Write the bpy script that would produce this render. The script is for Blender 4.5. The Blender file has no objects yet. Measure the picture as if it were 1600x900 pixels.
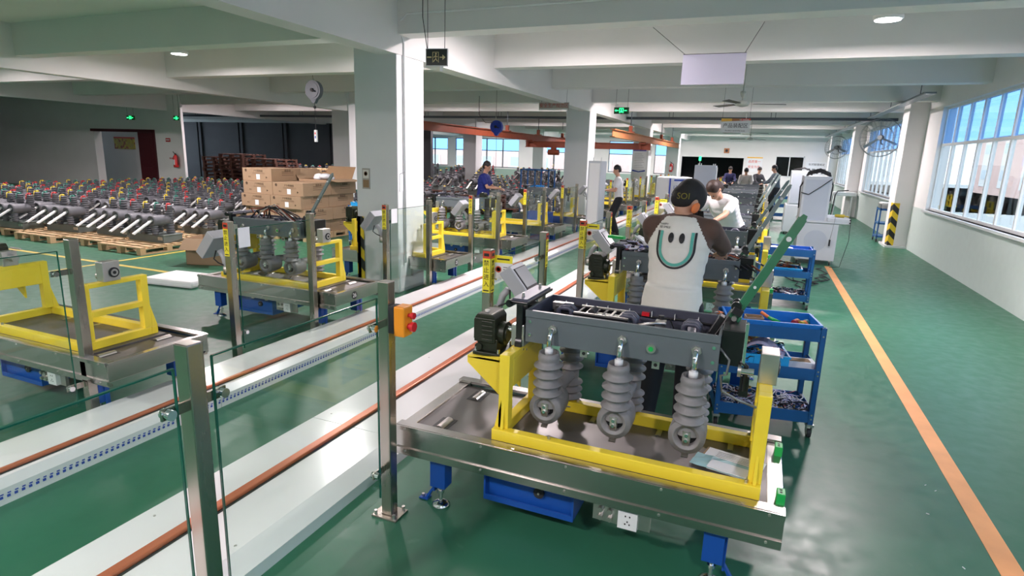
import bpy, math, random
from mathutils import Vector, Matrix
from mathutils.bvhtree import BVHTree
random.seed(7)
C = bpy.context.scene.collection
PI = math.pi
# ------------------------------------------------------------------ camera, world, exposure
CAMH = 1.87; FPX = 920.0; SL = 0.032
_vp = Vector((396.0, 195.0, FPX)); _hd = Vector((1, -SL, 0))
_up = _hd.cross(_vp).normalized()
if _up.y < 0: _up = -_up
_dep = _vp.normalized()
_rt = _up.cross(_dep)
if _rt.x < 0: _rt = -_rt
cam_d = bpy.data.cameras.new('camera'); cam = bpy.data.objects.new('camera', cam_d); C.objects.link(cam)
cam_d.sensor_width = 36; cam_d.lens = FPX / 1600 * 36; cam_d.clip_start = 0.05; cam_d.clip_end = 400
cx_ = Vector((_rt.x, _dep.x, _up.x)); cy_ = Vector((_rt.y, _dep.y, _up.y)); cz_ = -Vector((_rt.z, _dep.z, _up.z))
cam.matrix_world = Matrix(((cx_.x, cy_.x, cz_.x, 0), (cx_.y, cy_.y, cz_.y, 0), (cx_.z, cy_.z, cz_.z, CAMH), (0, 0, 0, 1)))
bpy.context.scene.camera = cam
sc = bpy.context.scene
sc.view_settings.view_transform = 'Standard'; sc.view_settings.look = 'None'
sc.view_settings.gamma = 1.0; sc.view_settings.use_curve_mapping = False
sc.view_settings.exposure = 0.46
LAMP_W = 66.0; SKY_S = 3.0
w = bpy.data.worlds.new('sky'); sc.world = w; w.use_nodes = True
wn = w.node_tree.nodes; wn['Background'].inputs[0].default_value = (0.70, 0.81, 1.0, 1); wn['Background'].inputs[1].default_value = SKY_S
sun_d = bpy.data.lights.new('sun', 'SUN'); sun_d.energy = 1.7; sun_d.angle = 0.05; sun_d.color = (1, .97, .92)
sun = bpy.data.objects.new('sun', sun_d); C.objects.link(sun); sun.rotation_euler = Vector((-.62, -.45, .64)).to_track_quat('Z', 'Y').to_euler()
LAMP_GRID = [(x, y) for y in (-1.0, 8.0, 17.0, 26.0, 34.5) for x in (1.06, -2.6, -6.25, -9.9, -13.5, -17.2, -20.9) if not (x < -20 and y > 10)]  # leftmost column is added, out of view, to brighten the wall by the doorway

# ------------------------------------------------------------------ materials
def nt(name):
    m = bpy.data.materials.new(name); m.use_nodes = True
    return m, m.node_tree, m.node_tree.nodes['Principled BSDF']
def mat(name, col, rough=.5, metal=0, noise=0, nscale=8, bump=0, bscale=60, coat=0, emit=0, emitc=None, rvar=0, spec=None, stretch=None):
    m, t, b = nt(name)
    b.inputs['Base Color'].default_value = (*col, 1); b.inputs['Roughness'].default_value = rough
    b.inputs['Metallic'].default_value = metal
    if spec is not None: b.inputs['Specular IOR Level'].default_value = spec
    if coat: b.inputs['Coat Weight'].default_value = coat; b.inputs['Coat Roughness'].default_value = .12
    if emit:
        b.inputs['Emission Color'].default_value = (*(emitc or col), 1); b.inputs['Emission Strength'].default_value = emit
    if noise or bump or rvar:
        tc = t.nodes.new('ShaderNodeTexCoord'); mp = t.nodes.new('ShaderNodeMapping'); t.links.new(tc.outputs['Object'], mp.inputs[0])
        if stretch: mp.inputs['Scale'].default_value = stretch
    if noise or rvar:
        n = t.nodes.new('ShaderNodeTexNoise'); n.inputs['Scale'].default_value = nscale; n.inputs['Detail'].default_value = 5
        t.links.new(mp.outputs[0], n.inputs['Vector'])
        if noise:
            r = t.nodes.new('ShaderNodeMix'); r.data_type = 'RGBA'
            r.inputs['A'].default_value = (*[max(0, c * (1 - noise)) for c in col], 1)
            r.inputs['B'].default_value = (*[min(1, c * (1 + noise)) for c in col], 1)
            t.links.new(n.outputs['Fac'], r.inputs['Factor']); t.links.new(r.outputs['Result'], b.inputs['Base Color'])
        if rvar:
            q = t.nodes.new('ShaderNodeMapRange'); q.inputs['From Min'].default_value = .3; q.inputs['From Max'].default_value = .7
            q.inputs['To Min'].default_value = max(0.02, rough - rvar); q.inputs['To Max'].default_value = rough + rvar
            t.links.new(n.outputs['Fac'], q.inputs['Value']); t.links.new(q.outputs[0], b.inputs['Roughness'])
    if bump:
        n2 = t.nodes.new('ShaderNodeTexNoise'); n2.inputs['Scale'].default_value = bscale
        t.links.new(mp.outputs[0], n2.inputs['Vector'])
        bp = t.nodes.new('ShaderNodeBump'); bp.inputs['Strength'].default_value = bump; bp.inputs['Distance'].default_value = .01
        t.links.new(n2.outputs['Fac'], bp.inputs['Height']); t.links.new(bp.outputs[0], b.inputs['Normal'])
    return m
def glassmat(name, tint, gloss=.08):
    m = bpy.data.materials.new(name); m.use_nodes = True; t = m.node_tree; t.nodes.clear()
    o = t.nodes.new('ShaderNodeOutputMaterial'); mx = t.nodes.new('ShaderNodeMixShader')
    tr = t.nodes.new('ShaderNodeBsdfTransparent'); tr.inputs[0].default_value = (*tint, 1)
    gl = t.nodes.new('ShaderNodeBsdfGlossy'); gl.inputs['Roughness'].default_value = .02
    lw = t.nodes.new('ShaderNodeLayerWeight'); lw.inputs[0].default_value = .5
    pw_ = t.nodes.new('ShaderNodeMath'); pw_.operation = 'POWER'; pw_.inputs[1].default_value = 4.5; t.links.new(lw.outputs['Facing'], pw_.inputs[0])
    fr = t.nodes.new('ShaderNodeMath'); fr.operation = 'MULTIPLY_ADD'; fr.inputs[1].default_value = .6; fr.inputs[2].default_value = gloss * .4; t.links.new(pw_.outputs[0], fr.inputs[0])
    t.links.new(fr.outputs[0], mx.inputs[0]); t.links.new(tr.outputs[0], mx.inputs[1]); t.links.new(gl.outputs[0], mx.inputs[2])
    t.links.new(mx.outputs[0], o.inputs[0]); return m
def stripes(name, c1, c2, scale, axis=(1, 0, 1), rough=.5):
    m, t, b = nt(name); b.inputs['Roughness'].default_value = rough
    tc = t.nodes.new('ShaderNodeTexCoord'); d = t.nodes.new('ShaderNodeVectorMath'); d.operation = 'DOT_PRODUCT'
    d.inputs[1].default_value = axis; t.links.new(tc.outputs['Object'], d.inputs[0])
    f = t.nodes.new('ShaderNodeMath'); f.operation = 'MULTIPLY'; f.inputs[1].default_value = scale
    t.links.new(d.outputs['Value'], f.inputs[0])
    fr = t.nodes.new('ShaderNodeMath'); fr.operation = 'FRACT'; t.links.new(f.outputs[0], fr.inputs[0])
    gt = t.nodes.new('ShaderNodeMath'); gt.operation = 'GREATER_THAN'; gt.inputs[1].default_value = .5; t.links.new(fr.outputs[0], gt.inputs[0])
    r = t.nodes.new('ShaderNodeMix'); r.data_type = 'RGBA'; r.inputs['A'].default_value = (*c1, 1); r.inputs['B'].default_value = (*c2, 1)
    t.links.new(gt.outputs[0], r.inputs['Factor']); t.links.new(r.outputs['Result'], b.inputs['Base Color']); return m
def floor_mat():
    m, t, b = nt('green_epoxy')
    tc = t.nodes.new('ShaderNodeTexCoord')
    n = t.nodes.new('ShaderNodeTexNoise'); n.inputs['Scale'].default_value = .55; n.inputs['Detail'].default_value = 6
    n2 = t.nodes.new('ShaderNodeTexNoise'); n2.inputs['Scale'].default_value = 9; n2.inputs['Detail'].default_value = 8
    t.links.new(tc.outputs['Object'], n.inputs['Vector']); t.links.new(tc.outputs['Object'], n2.inputs['Vector'])
    r = t.nodes.new('ShaderNodeMix'); r.data_type = 'RGBA'
    r.inputs['A'].default_value = (.024, .120, .066, 1); r.inputs['B'].default_value = (.032, .152, .086, 1)
    t.links.new(n.outputs['Fac'], r.inputs['Factor'])
    r2 = t.nodes.new('ShaderNodeMix'); r2.data_type = 'RGBA'; r2.blend_type = 'ADD'; r2.inputs['B'].default_value = (.07, .09, .08, 1)
    cr = t.nodes.new('ShaderNodeMapRange'); cr.inputs['From Min'].default_value = .66; cr.inputs['From Max'].default_value = .95
    t.links.new(n2.outputs['Fac'], cr.inputs['Value']); t.links.new(cr.outputs[0], r2.inputs['Factor'])
    t.links.new(r.outputs['Result'], r2.inputs['A']); t.links.new(r2.outputs['Result'], b.inputs['Base Color'])
    b.inputs['Specular IOR Level'].default_value = .40
    q = t.nodes.new('ShaderNodeMapRange'); q.inputs['From Min'].default_value = .3; q.inputs['From Max'].default_value = .7
    q.inputs['To Min'].default_value = .32; q.inputs['To Max'].default_value = .46
    t.links.new(n2.outputs['Fac'], q.inputs['Value']); t.links.new(q.outputs[0], b.inputs['Roughness'])
    bp = t.nodes.new('ShaderNodeBump'); bp.inputs['Strength'].default_value = .05; t.links.new(n2.outputs['Fac'], bp.inputs['Height']); t.links.new(bp.outputs[0], b.inputs['Normal'])
    return m
def leaf_noise(name, cols, scale, rough=.6):
    m, t, b = nt(name); b.inputs['Roughness'].default_value = rough
    tc = t.nodes.new('ShaderNodeTexCoord'); v = t.nodes.new('ShaderNodeTexVoronoi'); v.inputs['Scale'].default_value = scale
    t.links.new(tc.outputs['Object'], v.inputs['Vector'])
    cr = t.nodes.new('ShaderNodeValToRGB'); cr.color_ramp.interpolation = 'CONSTANT'
    s = t.nodes.new('ShaderNodeSeparateColor'); t.links.new(v.outputs['Color'], s.inputs[0]); t.links.new(s.outputs[0], cr.inputs[0])
    e = cr.color_ramp.elements
    while len(e) < len(cols): e.new(.5)
    for i, c in enumerate(cols): e[i].position = i / len(cols); e[i].color = (*c, 1)
    t.links.new(cr.outputs[0], b.inputs['Base Color']); return m
M = dict(
    floor=floor_mat(), wall=mat('white_plaster', (.80, .79, .78), .8, noise=.05, nscale=1.5, bump=.08, bscale=40),
    beam=mat('beam_paint', (.74, .74, .72), .8, noise=.06, nscale=1.2, bump=.06, bscale=30),
    pillar=mat('pillar_paint', (.74, .755, .76), .55, noise=.05, nscale=2),
    dado=mat('green_dado', (.30, .42, .36), .6, noise=.05), dado2=mat('pale_dado', (.55, .63, .60), .6, noise=.05),
    shutter=mat('grey_shutter', (.075, .078, .085), .5, .2, noise=.2, nscale=1.2),
    steel=mat('brushed_steel', (.46, .425, .375), .26, 1, noise=.15, nscale=6, rvar=.08, stretch=(1, 1, .12)),
    rail=mat('rolled_steel', (.50, .48, .455), .22, 1, noise=.08, nscale=5, rvar=.05, stretch=(.1, 1, 1)),
    deck=mat('worn_steel_deck', (.17, .16, .155), .47, .65, noise=.3, nscale=7, rvar=.12),
    chrome=mat('chrome', (.85, .85, .86), .12, 1), zinc=mat('zinc', (.60, .58, .55), .38, 1, noise=.1, nscale=20),
    yellow=mat('yellow_paint', (.93, .72, .045), .38, noise=.06, nscale=5, coat=.2),
    blue=mat('blue_paint', (.008, .075, .36), .38, noise=.12, nscale=6), navy=mat('navy_paint', (.012, .10, .30), .38, noise=.15, nscale=9),
    bin=mat('blue_plastic', (.012, .19, .62), .38, noise=.06), cyanbin=mat('light_blue_plastic', (.02, .36, .76), .35, noise=.06),
    green=mat('green_block', (.01, .42, .08), .4), lever=mat('green_bar', (.012, .16, .065), .35, noise=.2, nscale=12, coat=.2),
    leverz=mat('galvanised_bar', (.17, .22, .21), .4, .4, noise=.2, nscale=14),
    black=mat('black_paint', (.010, .011, .012), .28, noise=.2), rubber=mat('black_rubber', (.02, .02, .022), .7),
    motor=mat('olive_casting', (.022, .028, .016), .42, .2, noise=.3, nscale=9, bump=.2, bscale=50),
    insul=mat('grey_silicone', (.225, .222, .225), .45, noise=.08, nscale=10, bump=.06, bscale=90),
    insul2=mat('dark_silicone', (.10, .10, .108), .45, noise=.12, nscale=10),
    insul3=mat('blue_grey_silicone', (.125, .13, .145), .5, noise=.1, nscale=8),
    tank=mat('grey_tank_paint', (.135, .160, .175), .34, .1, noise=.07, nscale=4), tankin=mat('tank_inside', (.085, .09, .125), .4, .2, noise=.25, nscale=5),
    tankg=mat('grey_green_tank', (.13, .155, .145), .4, noise=.15, nscale=4),
    white=mat('white_enamel', (.76, .78, .78), .22, noise=.02, nscale=3), cover=mat('white_guide_cover', (.80, .79, .795), .20, noise=.03, nscale=3, rvar=.03),
    cab=mat('grey_cabinet', (.52, .56, .60), .45, noise=.03), cabpanel=mat('blue_grey_panel', (.44, .49, .56), .35, noise=.03),
    copper=mat('copper_bar', (.56, .16, .075), .38, .3, noise=.18, nscale=5, stretch=(1, .1, 1)),
    gap=mat('dark_channel', (.04, .04, .04), .6), orange=mat('orange_plastic', (.85, .30, .015), .4), red=mat('red_plastic', (.65, .02, .03), .3),
    rust=mat('orange_crane_steel', (.27, .055, .022), .55, noise=.25, nscale=6), rust2=mat('pale_orange_steel', (.45, .17, .06), .55, noise=.15),
    floorline=mat('orange_floor_tape', (.78, .34, .12), .5, noise=.25, nscale=4), yline=mat('yellow_floor_tape', (.55, .42, .06), .5, noise=.25, nscale=4),
    card=mat('cardboard', (.33, .225, .135), .8, noise=.08, nscale=5, bump=.05), cardin=mat('cardboard_inside', (.30, .19, .10), .85, noise=.1),
    print=mat('brown_print', (.09, .055, .03), .8), paper=mat('white_paper', (.82, .83, .85), .6), foam=mat('white_foam', (.85, .86, .87), .8, noise=.03, bump=.1),
    wood=mat('pallet_wood', (.52, .36, .20), .8, noise=.25, nscale=10, stretch=(1, 6, 6)), darkwood=mat('dark_pallet_wood', (.075, .03, .02), .8, noise=.4, nscale=6),
    dkred=mat('dark_red_door', (.075, .010, .016), .4, noise=.15), extred=mat('extinguisher_red', (.50, .02, .02), .3),
    capy=mat('yellow_cap', (.50, .38, .03), .5), capg=mat('green_cap', (.02, .16, .12), .5), capr=mat('red_cap', (.40, .02, .02), .5),
    poster=leaf_noise('yellow_poster', [(.55, .42, .05), (.6, .5, .08), (.35, .1, .05), (.5, .4, .1)], 9),
    signdark=mat('dark_sign', (.03, .033, .03), .35), signgold=mat('gold_sign_print', (.75, .60, .32), .5), glow=mat('green_exit_glow', (.03, .9, .25), .4, emit=2.2),
    darkglow=mat('green_exit_field', (.004, .10, .03), .4), signred=mat('sign_red', (.72, .08, .04), .5), signorange=mat('sign_orange', (.9, .52, .08), .5),
    ink=mat('black_ink', (.012, .012, .014), .6), blueink=mat('blue_ink', (.03, .07, .42), .6), labely=mat('label_yellow', (.90, .80, .04), .45), labelr=mat('label_red', (.66, .07, .03), .45),
    board=mat('lilac_board', (.62, .60, .74), .5), screen=mat('screen_glass', (.26, .28, .30), .25), hmi=mat('hmi_grey', (.42, .44, .47), .38, .1),
    hazard=stripes('hazard_stripes', (.012, .012, .012), (.80, .55, .02), 3.4, (1, .3, 1)),
    glass=glassmat('clear_glass', (.90, .955, .93)), winglass=glassmat('window_glass', (.80, .84, .84)), transom=glassmat('sky_tinted_glass', (.42, .60, .80)),  # transom tint puts the blue of the sky beyond into the glass colour
    glassedge=mat('glass_edge', (.01, .09, .06), .15), frame=mat('window_frame', (.22, .24, .25), .4, .3), framew=mat('white_window_frame', (.75, .77, .77), .4),
    lampm=mat('lamp_diffuser', (1, 1, 1), .4, emit=14), lampb=mat('lamp_rim', (.75, .75, .75), .4),
    tray=mat('cable_tray', (.085, .10, .115), .45, .4), fan=mat('fan_black', (.012, .012, .013), .4), wire=mat('wire_grey', (.25, .27, .27), .4, .5),
    fanw=mat('fan_enamel', (.45, .47, .42), .35), fanblade=mat('fan_blade', (.05, .055, .05), .4),
    reelg=mat('grey_reel', (.085, .10, .12), .45), reelb=mat('blue_reel', (.01, .04, .40), .4),
    skin=mat('skin', (.55, .30, .20), .5, noise=.06, nscale=20), hair=mat('dark_hair', (.012, .009, .008), .5, noise=.4, nscale=60, bump=.4, bscale=120),
    hairb=mat('brown_hair', (.035, .016, .010), .5, noise=.4, nscale=60, bump=.4, bscale=120),
    cream=mat('cream_cotton', (.74, .72, .66), .85, noise=.04, nscale=30, bump=.15, bscale=25), brown=mat('brown_cotton', (.105, .060, .045), .85, noise=.08, nscale=30, bump=.15, bscale=25),
    whitec=mat('white_cotton', (.78, .78, .78), .85, bump=.15, bscale=25), bluec=mat('royal_blue_cotton', (.010, .022, .20), .8, bump=.15, bscale=25), jeans=mat('denim', (.055, .085, .15), .85, noise=.2, nscale=30),
    dark=mat('dark_cloth', (.015, .017, .022), .85), greyc=mat('grey_blue_cloth', (.10, .135, .165), .85), beigec=mat('pale_grey_cloth', (.42, .40, .36), .85), navyc=mat('navy_cloth', (.01, .012, .06), .85),
    teal=mat('teal_print', (.10, .42, .34), .7), capc=mat('dark_cap_cloth', (.018, .016, .016), .8, noise=.3, nscale=30), capt=mat('olive_print', (.35, .30, .04), .7), orangeear=mat('orange_cloth', (.85, .22, .06), .7),
    wires=leaf_noise('cable_colours', [(.02, .02, .02), (.55, .55, .58), (.5, .1, .05), (.02, .02, .03), (.7, .7, .75), (.45, .3, .05), (.03, .1, .35)], 22),
    wires2=leaf_noise('harness_colours', [(.45, .16, .04), (.02, .02, .02), (.55, .3, .1), (.02, .03, .02), (.5, .08, .04), (.6, .5, .08)], 22),
    wires3=leaf_noise('pale_cable_colours', [(.45, .45, .5), (.02, .02, .04), (.75, .72, .78), (.05, .07, .25), (.35, .1, .12), (.6, .6, .65)], 24),
    facade=mat('pink_facade', (.80, .55, .48), .9), facadew=mat('white_facade', (.85, .82, .78), .9), facwin=mat('facade_window', (.55, .60, .62), .3), ground=mat('outside_ground', (.40, .40, .38), .9),
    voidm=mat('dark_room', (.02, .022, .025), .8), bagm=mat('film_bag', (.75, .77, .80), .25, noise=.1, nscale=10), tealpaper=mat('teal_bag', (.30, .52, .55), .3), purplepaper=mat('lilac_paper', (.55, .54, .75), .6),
)

# ------------------------------------------------------------------ mesh builder
class MB:
    def __init__(s): s.v = []; s.f = []; s.m = []; s.sm = []; s.mats = []
    def mi(s, m):
        if m not in s.mats: s.mats.append(m)
        return s.mats.index(m)
    def add(s, vs, fs, m, smooth=False, X=None):
        k = len(s.v); i = s.mi(m)
        s.v += [tuple(X @ Vector(p)) if X is not None else tuple(p) for p in vs]
        for f in fs: s.f.append([a + k for a in f]); s.m.append(i); s.sm.append(smooth)
        return s
    def box(s, x0, x1, y0, y1, z0, z1, m, X=None):
        vs = [(x0, y0, z0), (x1, y0, z0), (x1, y1, z0), (x0, y1, z0), (x0, y0, z1), (x1, y0, z1), (x1, y1, z1), (x0, y1, z1)]
        return s.add(vs, [(0, 3, 2, 1), (4, 5, 6, 7), (0, 1, 5, 4), (1, 2, 6, 5), (2, 3, 7, 6), (3, 0, 4, 7)], m, X=X)
    def cyl(s, p0, p1, r0, m, r1=None, n=16, caps=True, smooth=True):
        p0 = Vector(p0); p1 = Vector(p1); r1 = r0 if r1 is None else r1
        d = (p1 - p0).normalized(); a = d.orthogonal().normalized(); b = d.cross(a)
        vs = []
        for p, r in ((p0, r0), (p1, r1)):
            for k in range(n):
                t = 2 * PI * k / n; vs.append(p + a * (r * math.cos(t)) + b * (r * math.sin(t)))
        s.add(vs, [(k, (k + 1) % n, n + (k + 1) % n, n + k) for k in range(n)], m, smooth)
        if caps: s.add(vs, [tuple(range(n))[::-1], tuple(range(n, 2 * n))], m)
        return s
    def lathe(s, prof, m, X=None, n=20, sx=1, sy=1, caps=True):
        vs = []
        for r, z in prof:
            for k in range(n):
                t = 2 * PI * k / n; vs.append((r * sx * math.cos(t), r * sy * math.sin(t), z))
        fs = [(i * n + k, i * n + (k + 1) % n, (i + 1) * n + (k + 1) % n, (i + 1) * n + k) for i in range(len(prof) - 1) for k in range(n)]
        if caps:
            fs.append(tuple(range(n))[::-1]); L = (len(prof) - 1) * n; fs.append(tuple(range(L, L + n)))
        return s.add(vs, fs, m, True, X)
    def tube(s, path, r, m, n=8, caps=True):
        P = [Vector(p) for p in path]; vs = []
        up = None
        for i, p in enumerate(P):
            d = (P[min(i + 1, len(P) - 1)] - P[max(i - 1, 0)]).normalized()
            if up is None: up = d.orthogonal().normalized()
            a = (up - d * up.dot(d))
            a = a.normalized() if a.length > 1e-5 else d.orthogonal().normalized()
            up = a; b = d.cross(a)
            rr = r[i] if isinstance(r, (list, tuple)) else r
            for k in range(n):
                t = 2 * PI * k / n; vs.append(p + a * (rr * math.cos(t)) + b * (rr * math.sin(t)))
        fs = [(i * n + k, i * n + (k + 1) % n, (i + 1) * n + (k + 1) % n, (i + 1) * n + k) for i in range(len(P) - 1) for k in range(n)]
        if caps: fs += [tuple(range(n))[::-1], tuple(range((len(P) - 1) * n, len(P) * n))]
        return s.add(vs, fs, m, True)
    def prism(s, poly, d0, d1, m, axis='y', X=None):
        n = len(poly)
        f = {'y': lambda a, b, d: (a, d, b), 'x': lambda a, b, d: (d, a, b), 'z': lambda a, b, d: (a, b, d)}[axis]
        vs = [f(a, b, d0) for a, b in poly] + [f(a, b, d1) for a, b in poly]
        return s.add(vs, [tuple(range(n)), tuple(range(n, 2 * n))[::-1]] + [(k, n + k, n + (k + 1) % n, (k + 1) % n) for k in range(n)], m, X=X)
    def ell(s, c, r, m, n=14, X=None):
        vs = [(c[0], c[1], c[2] - r[2])]
        R = n // 2
        for i in range(1, R):
            a = -PI / 2 + PI * i / R
            for k in range(n):
                t = 2 * PI * k / n; vs.append((c[0] + r[0] * math.cos(a) * math.cos(t), c[1] + r[1] * math.cos(a) * math.sin(t), c[2] + r[2] * math.sin(a)))
        vs.append((c[0], c[1], c[2] + r[2])); L = len(vs) - 1
        fs = [(0, 1 + (k + 1) % n, 1 + k) for k in range(n)]
        fs += [(1 + i * n + k, 1 + i * n + (k + 1) % n, 1 + (i + 1) * n + (k + 1) % n, 1 + (i + 1) * n + k) for i in range(R - 2) for k in range(n)]
        fs += [(L, 1 + (R - 2) * n + k, 1 + (R - 2) * n + (k + 1) % n) for k in range(n)]
        return s.add(vs, fs, m, True, X)
    def caps_(s, p0, r0, p1, r1, m, n=12):      # rounded tapered limb
        s.cyl(p0, p1, r0, m, r1, n); s.ell(p0, (r0,) * 3, m, n); s.ell(p1, (r1,) * 3, m, n); return s
    def build(s, name, parent=None, bev=0, loc=None, rz=0, seg=2):
        me = bpy.data.meshes.new(name); me.from_pydata(s.v, [], s.f)
        for m in s.mats: me.materials.append(m)
        me.polygons.foreach_set('material_index', s.m); me.polygons.foreach_set('use_smooth', s.sm); me.update()
        o = bpy.data.objects.new(name, me); C.objects.link(o)
        if parent is not None: o.parent = parent
        if loc is not None: o.location = loc
        if rz: o.rotation_euler.z = rz
        if bev:
            b = o.modifiers.new('bevel', 'BEVEL'); b.width = bev; b.segments = seg; b.limit_method = 'ANGLE'; b.angle_limit = .7
        return o
def tag(o, label, cat, group=None, kind=None):
    if label: o['label'] = label
    if cat: o['category'] = cat
    if group: o['group'] = group
    if kind: o['kind'] = kind
    return o
def struct(o): o['kind'] = 'structure'; return o
def thing(name, label, cat, loc=(0, 0, 0), rz=0, group=None):
    o = bpy.data.objects.new(name, None); C.objects.link(o); o.location = loc; o.rotation_euler.z = rz
    o.empty_display_size = .1
    return tag(o, label, cat, group)
KIDS = {}
def copy_tree(o, parent=None):
    c = o.copy(); C.objects.link(c); c.parent = parent
    for ch in list(o.children): copy_tree(ch, c)
    return c
def place(proto, used, loc, rz, label, group=None):
    o = proto if not used else copy_tree(proto)
    o.location = loc; o.rotation_euler.z = rz; o['label'] = label
    if group: o['group'] = group
    return o
def text_mb(mb, body, size, m, X, thick=.002, cx=True, sx=1):
    cu = bpy.data.curves.new('t', 'FONT'); cu.body = body; cu.size = size; cu.extrude = thick / 2
    if cx: cu.align_x = 'CENTER'; cu.align_y = 'CENTER'
    cu.resolution_u = 3
    o = bpy.data.objects.new('t', cu); C.objects.link(o)
    dg = bpy.context.evaluated_depsgraph_get(); me = o.evaluated_get(dg).to_mesh()
    S = Matrix.Diagonal((sx, 1, 1, 1))
    mb.add([v.co.copy() for v in me.vertices], [tuple(p.vertices) for p in me.polygons], m, False, X @ S)
    o.evaluated_get(dg).to_mesh_clear(); bpy.data.objects.remove(o); bpy.data.curves.remove(cu)
def T(x, y, z): return Matrix.Translation((x, y, z))
def R(a, ax): return Matrix.Rotation(a, 4, ax)
FACE_NY = R(PI / 2, 'X')                       # text facing -Y
FACE_PX = R(PI / 2, 'Z') @ R(PI / 2, 'X')      # text facing +X
ORD = ['nearest', 'second nearest', 'third nearest', 'fourth', 'fifth', 'sixth', 'seventh', 'eighth', 'ninth', 'tenth', 'eleventh', 'twelfth', 'thirteenth']

# ------------------------------------------------------------------ room shell
YF = 38.0; XR = 3.28; XL = -40.0; YB = -7.0
b = MB(); b.box(XL, XR + .3, YB, YF, -.2, 0, M['floor']); struct(b.build('floor'))
b = MB(); b.box(XL, XR + .3, YB, YF + .3, 3.8, 4.0, M['beam']); struct(b.build('ceiling'))
BY = [0.6, 3.6, 6.6, 9.45, 12.4, 15.6, 18.6, 21.6, 24.55, 27.5, 30.5, 33.5, 36.3]
k = 1
for y in BY:
    b = MB(); b.box(XL, XR, y, y + .3, 3.28, 3.82, M['beam']); struct(b.build('trim_%d' % k)); k += 1
for x in (-20.4, -12.42, -4.64):
    b = MB(); b.box(x, x + .28, YB, YF, 3.05, 3.83, M['beam']); struct(b.build('trim_%d' % k)); k += 1
def pillar(x0, x1, y0, y1, name, label, m='pillar'):
    b = MB(); b.box(x0, x1, y0, y1, 0, 3.8, M[m]); o = b.build(name, bev=.012); o['kind'] = 'structure'; o['label'] = label; return o
def wname(n): return n
for i, (x0, x1) in enumerate(((-5.02, -4.37), (-12.75, -12.1), (-20.4, -19.75))):
    for j, y in enumerate((6.58, 15.55, 24.5, 33.4)):
        if i == 2: continue
        if i == 1 and j == 0: continue
        pillar(x0, x1, y, y + .65, 'pillar', 'white square pillar')
# right wall with windows between y pairs
def wall_y(name, x0, x1, ya, yb, opens, m, sill=1.0, top=3.12):
    b = MB(); b.box(x0, x1, ya, yb, 0, sill, M['dado2']); b.box(x0, x1, ya, yb, top, 3.8, m)
    ys = [ya] + [v for o in opens for v in o] + [yb]
    for q in range(0, len(ys), 2): b.box(x0, x1, ys[q], ys[q + 1], sill, top, m)
    return struct(b.build(name))
ropen = [(-6, -.6), (.3, 6.6), (8.2, 15.2), (17.6, 24.6), (26.9, 33.4), (34.6, 37.6)]
wall_y('wall_right', XR, XR + .24, YB, YF, ropen, M['wall'])
def window_y(n, x, ya, yb, z0=1.0, z1=3.12, zt=2.33):
    b = MB(); W = M['framew']
    cnt = max(2, round((yb - ya) / .78)); st = (yb - ya) / cnt
    for q in range(cnt + 1):
        y = ya + q * st; t = .035 if q % 2 == 0 else .02
        b.box(x, x + .06, max(ya, y - t), min(yb, y + t), z0, z1, W)
    for z in (z0, zt, z1 - .05): b.box(x - .005, x + .065, ya, yb, z, z + .05, W)
    o = struct(b.build('window_%d' % n))
    g = MB(); g.box(x + .025, x + .031, ya, yb, z0, zt + .02, M['winglass']); g.build('pane', o)
    g = MB(); g.box(x + .025, x + .031, ya, yb, zt + .02, z1, M['transom']); g.build('transom_pane', o)
    g = MB(); g.box(x - .14, x + .02, ya - .05, yb + .05, z0 - .04, z0, M['white']); g.build('window_sill', o)
for i, (a, c) in enumerate(ropen): window_y(i + 1, XR + .08, a, c)
for i, y in enumerate((-1.5 + 0.1, 7.1, 16.4, 25.4, 33.7)):
    b = MB(); b.box(2.9, XR + .02, y, y + .65, 0, 3.8, M['wall'])
    o = struct(b.build('pillar', bev=.01)); o['label'] = 'white wall pillar between the right-hand windows'
b = MB(); b.box(2.84, XR, 16.3, 17.15, 0, .05, M['white']); struct(b.build('baseboard_pillar'))
# far wall: door opening and window left of the hall, windows further left
fo = [(-24.2, -21.0, 1.0, 2.95), (-20.4, -15.5, 1.0, 2.95), (-14.2, -10.6, 1.0, 2.95), (-9.3, -7.75, 1.0, 2.95), (-6.4, -5.15, 1.0, 2.95)]
b = MB(); xs = [-30.0]
for o_ in fo: xs += [o_[0], o_[1]]
xs += [-5.0]
for q in range(0, len(xs), 2): b.box(xs[q], xs[q + 1], YF, YF + .24, 0, 3.8, M['wall'])
for a, c, z0, z1 in fo: b.box(a, c, YF, YF + .24, 0, z0, M['wall']); b.box(a, c, YF, YF + .24, z1, 3.8, M['wall'])
b.box(-30, -5, YF - .012, YF, 0, .93, M['dado'])
b.box(-5.0, -4.75, YF, YF + .24, 0, 3.8, M['wall']); b.box(-4.75, -1.2, YF, YF + .24, 2.12, 3.8, M['wall']); b.box(-1.2, .53, YF, YF + .24, 0, 3.8, M['wall'])
b.box(.53, 2.0, YF, YF + .24, 0, 1.15, M['wall']); b.box(.53, 2.0, YF, YF + .24, 2.28, 3.8, M['wall']); b.box(2.0, XR, YF, YF + .24, 0, 3.8, M['wall'])
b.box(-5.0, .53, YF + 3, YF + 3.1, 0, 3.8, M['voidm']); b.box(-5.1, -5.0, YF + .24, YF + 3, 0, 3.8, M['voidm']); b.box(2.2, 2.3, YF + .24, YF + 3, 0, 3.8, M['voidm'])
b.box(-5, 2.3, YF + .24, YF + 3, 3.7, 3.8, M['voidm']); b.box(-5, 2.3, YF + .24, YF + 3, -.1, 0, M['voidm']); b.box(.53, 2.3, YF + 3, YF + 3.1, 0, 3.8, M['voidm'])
struct(b.build('wall_far'))
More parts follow.
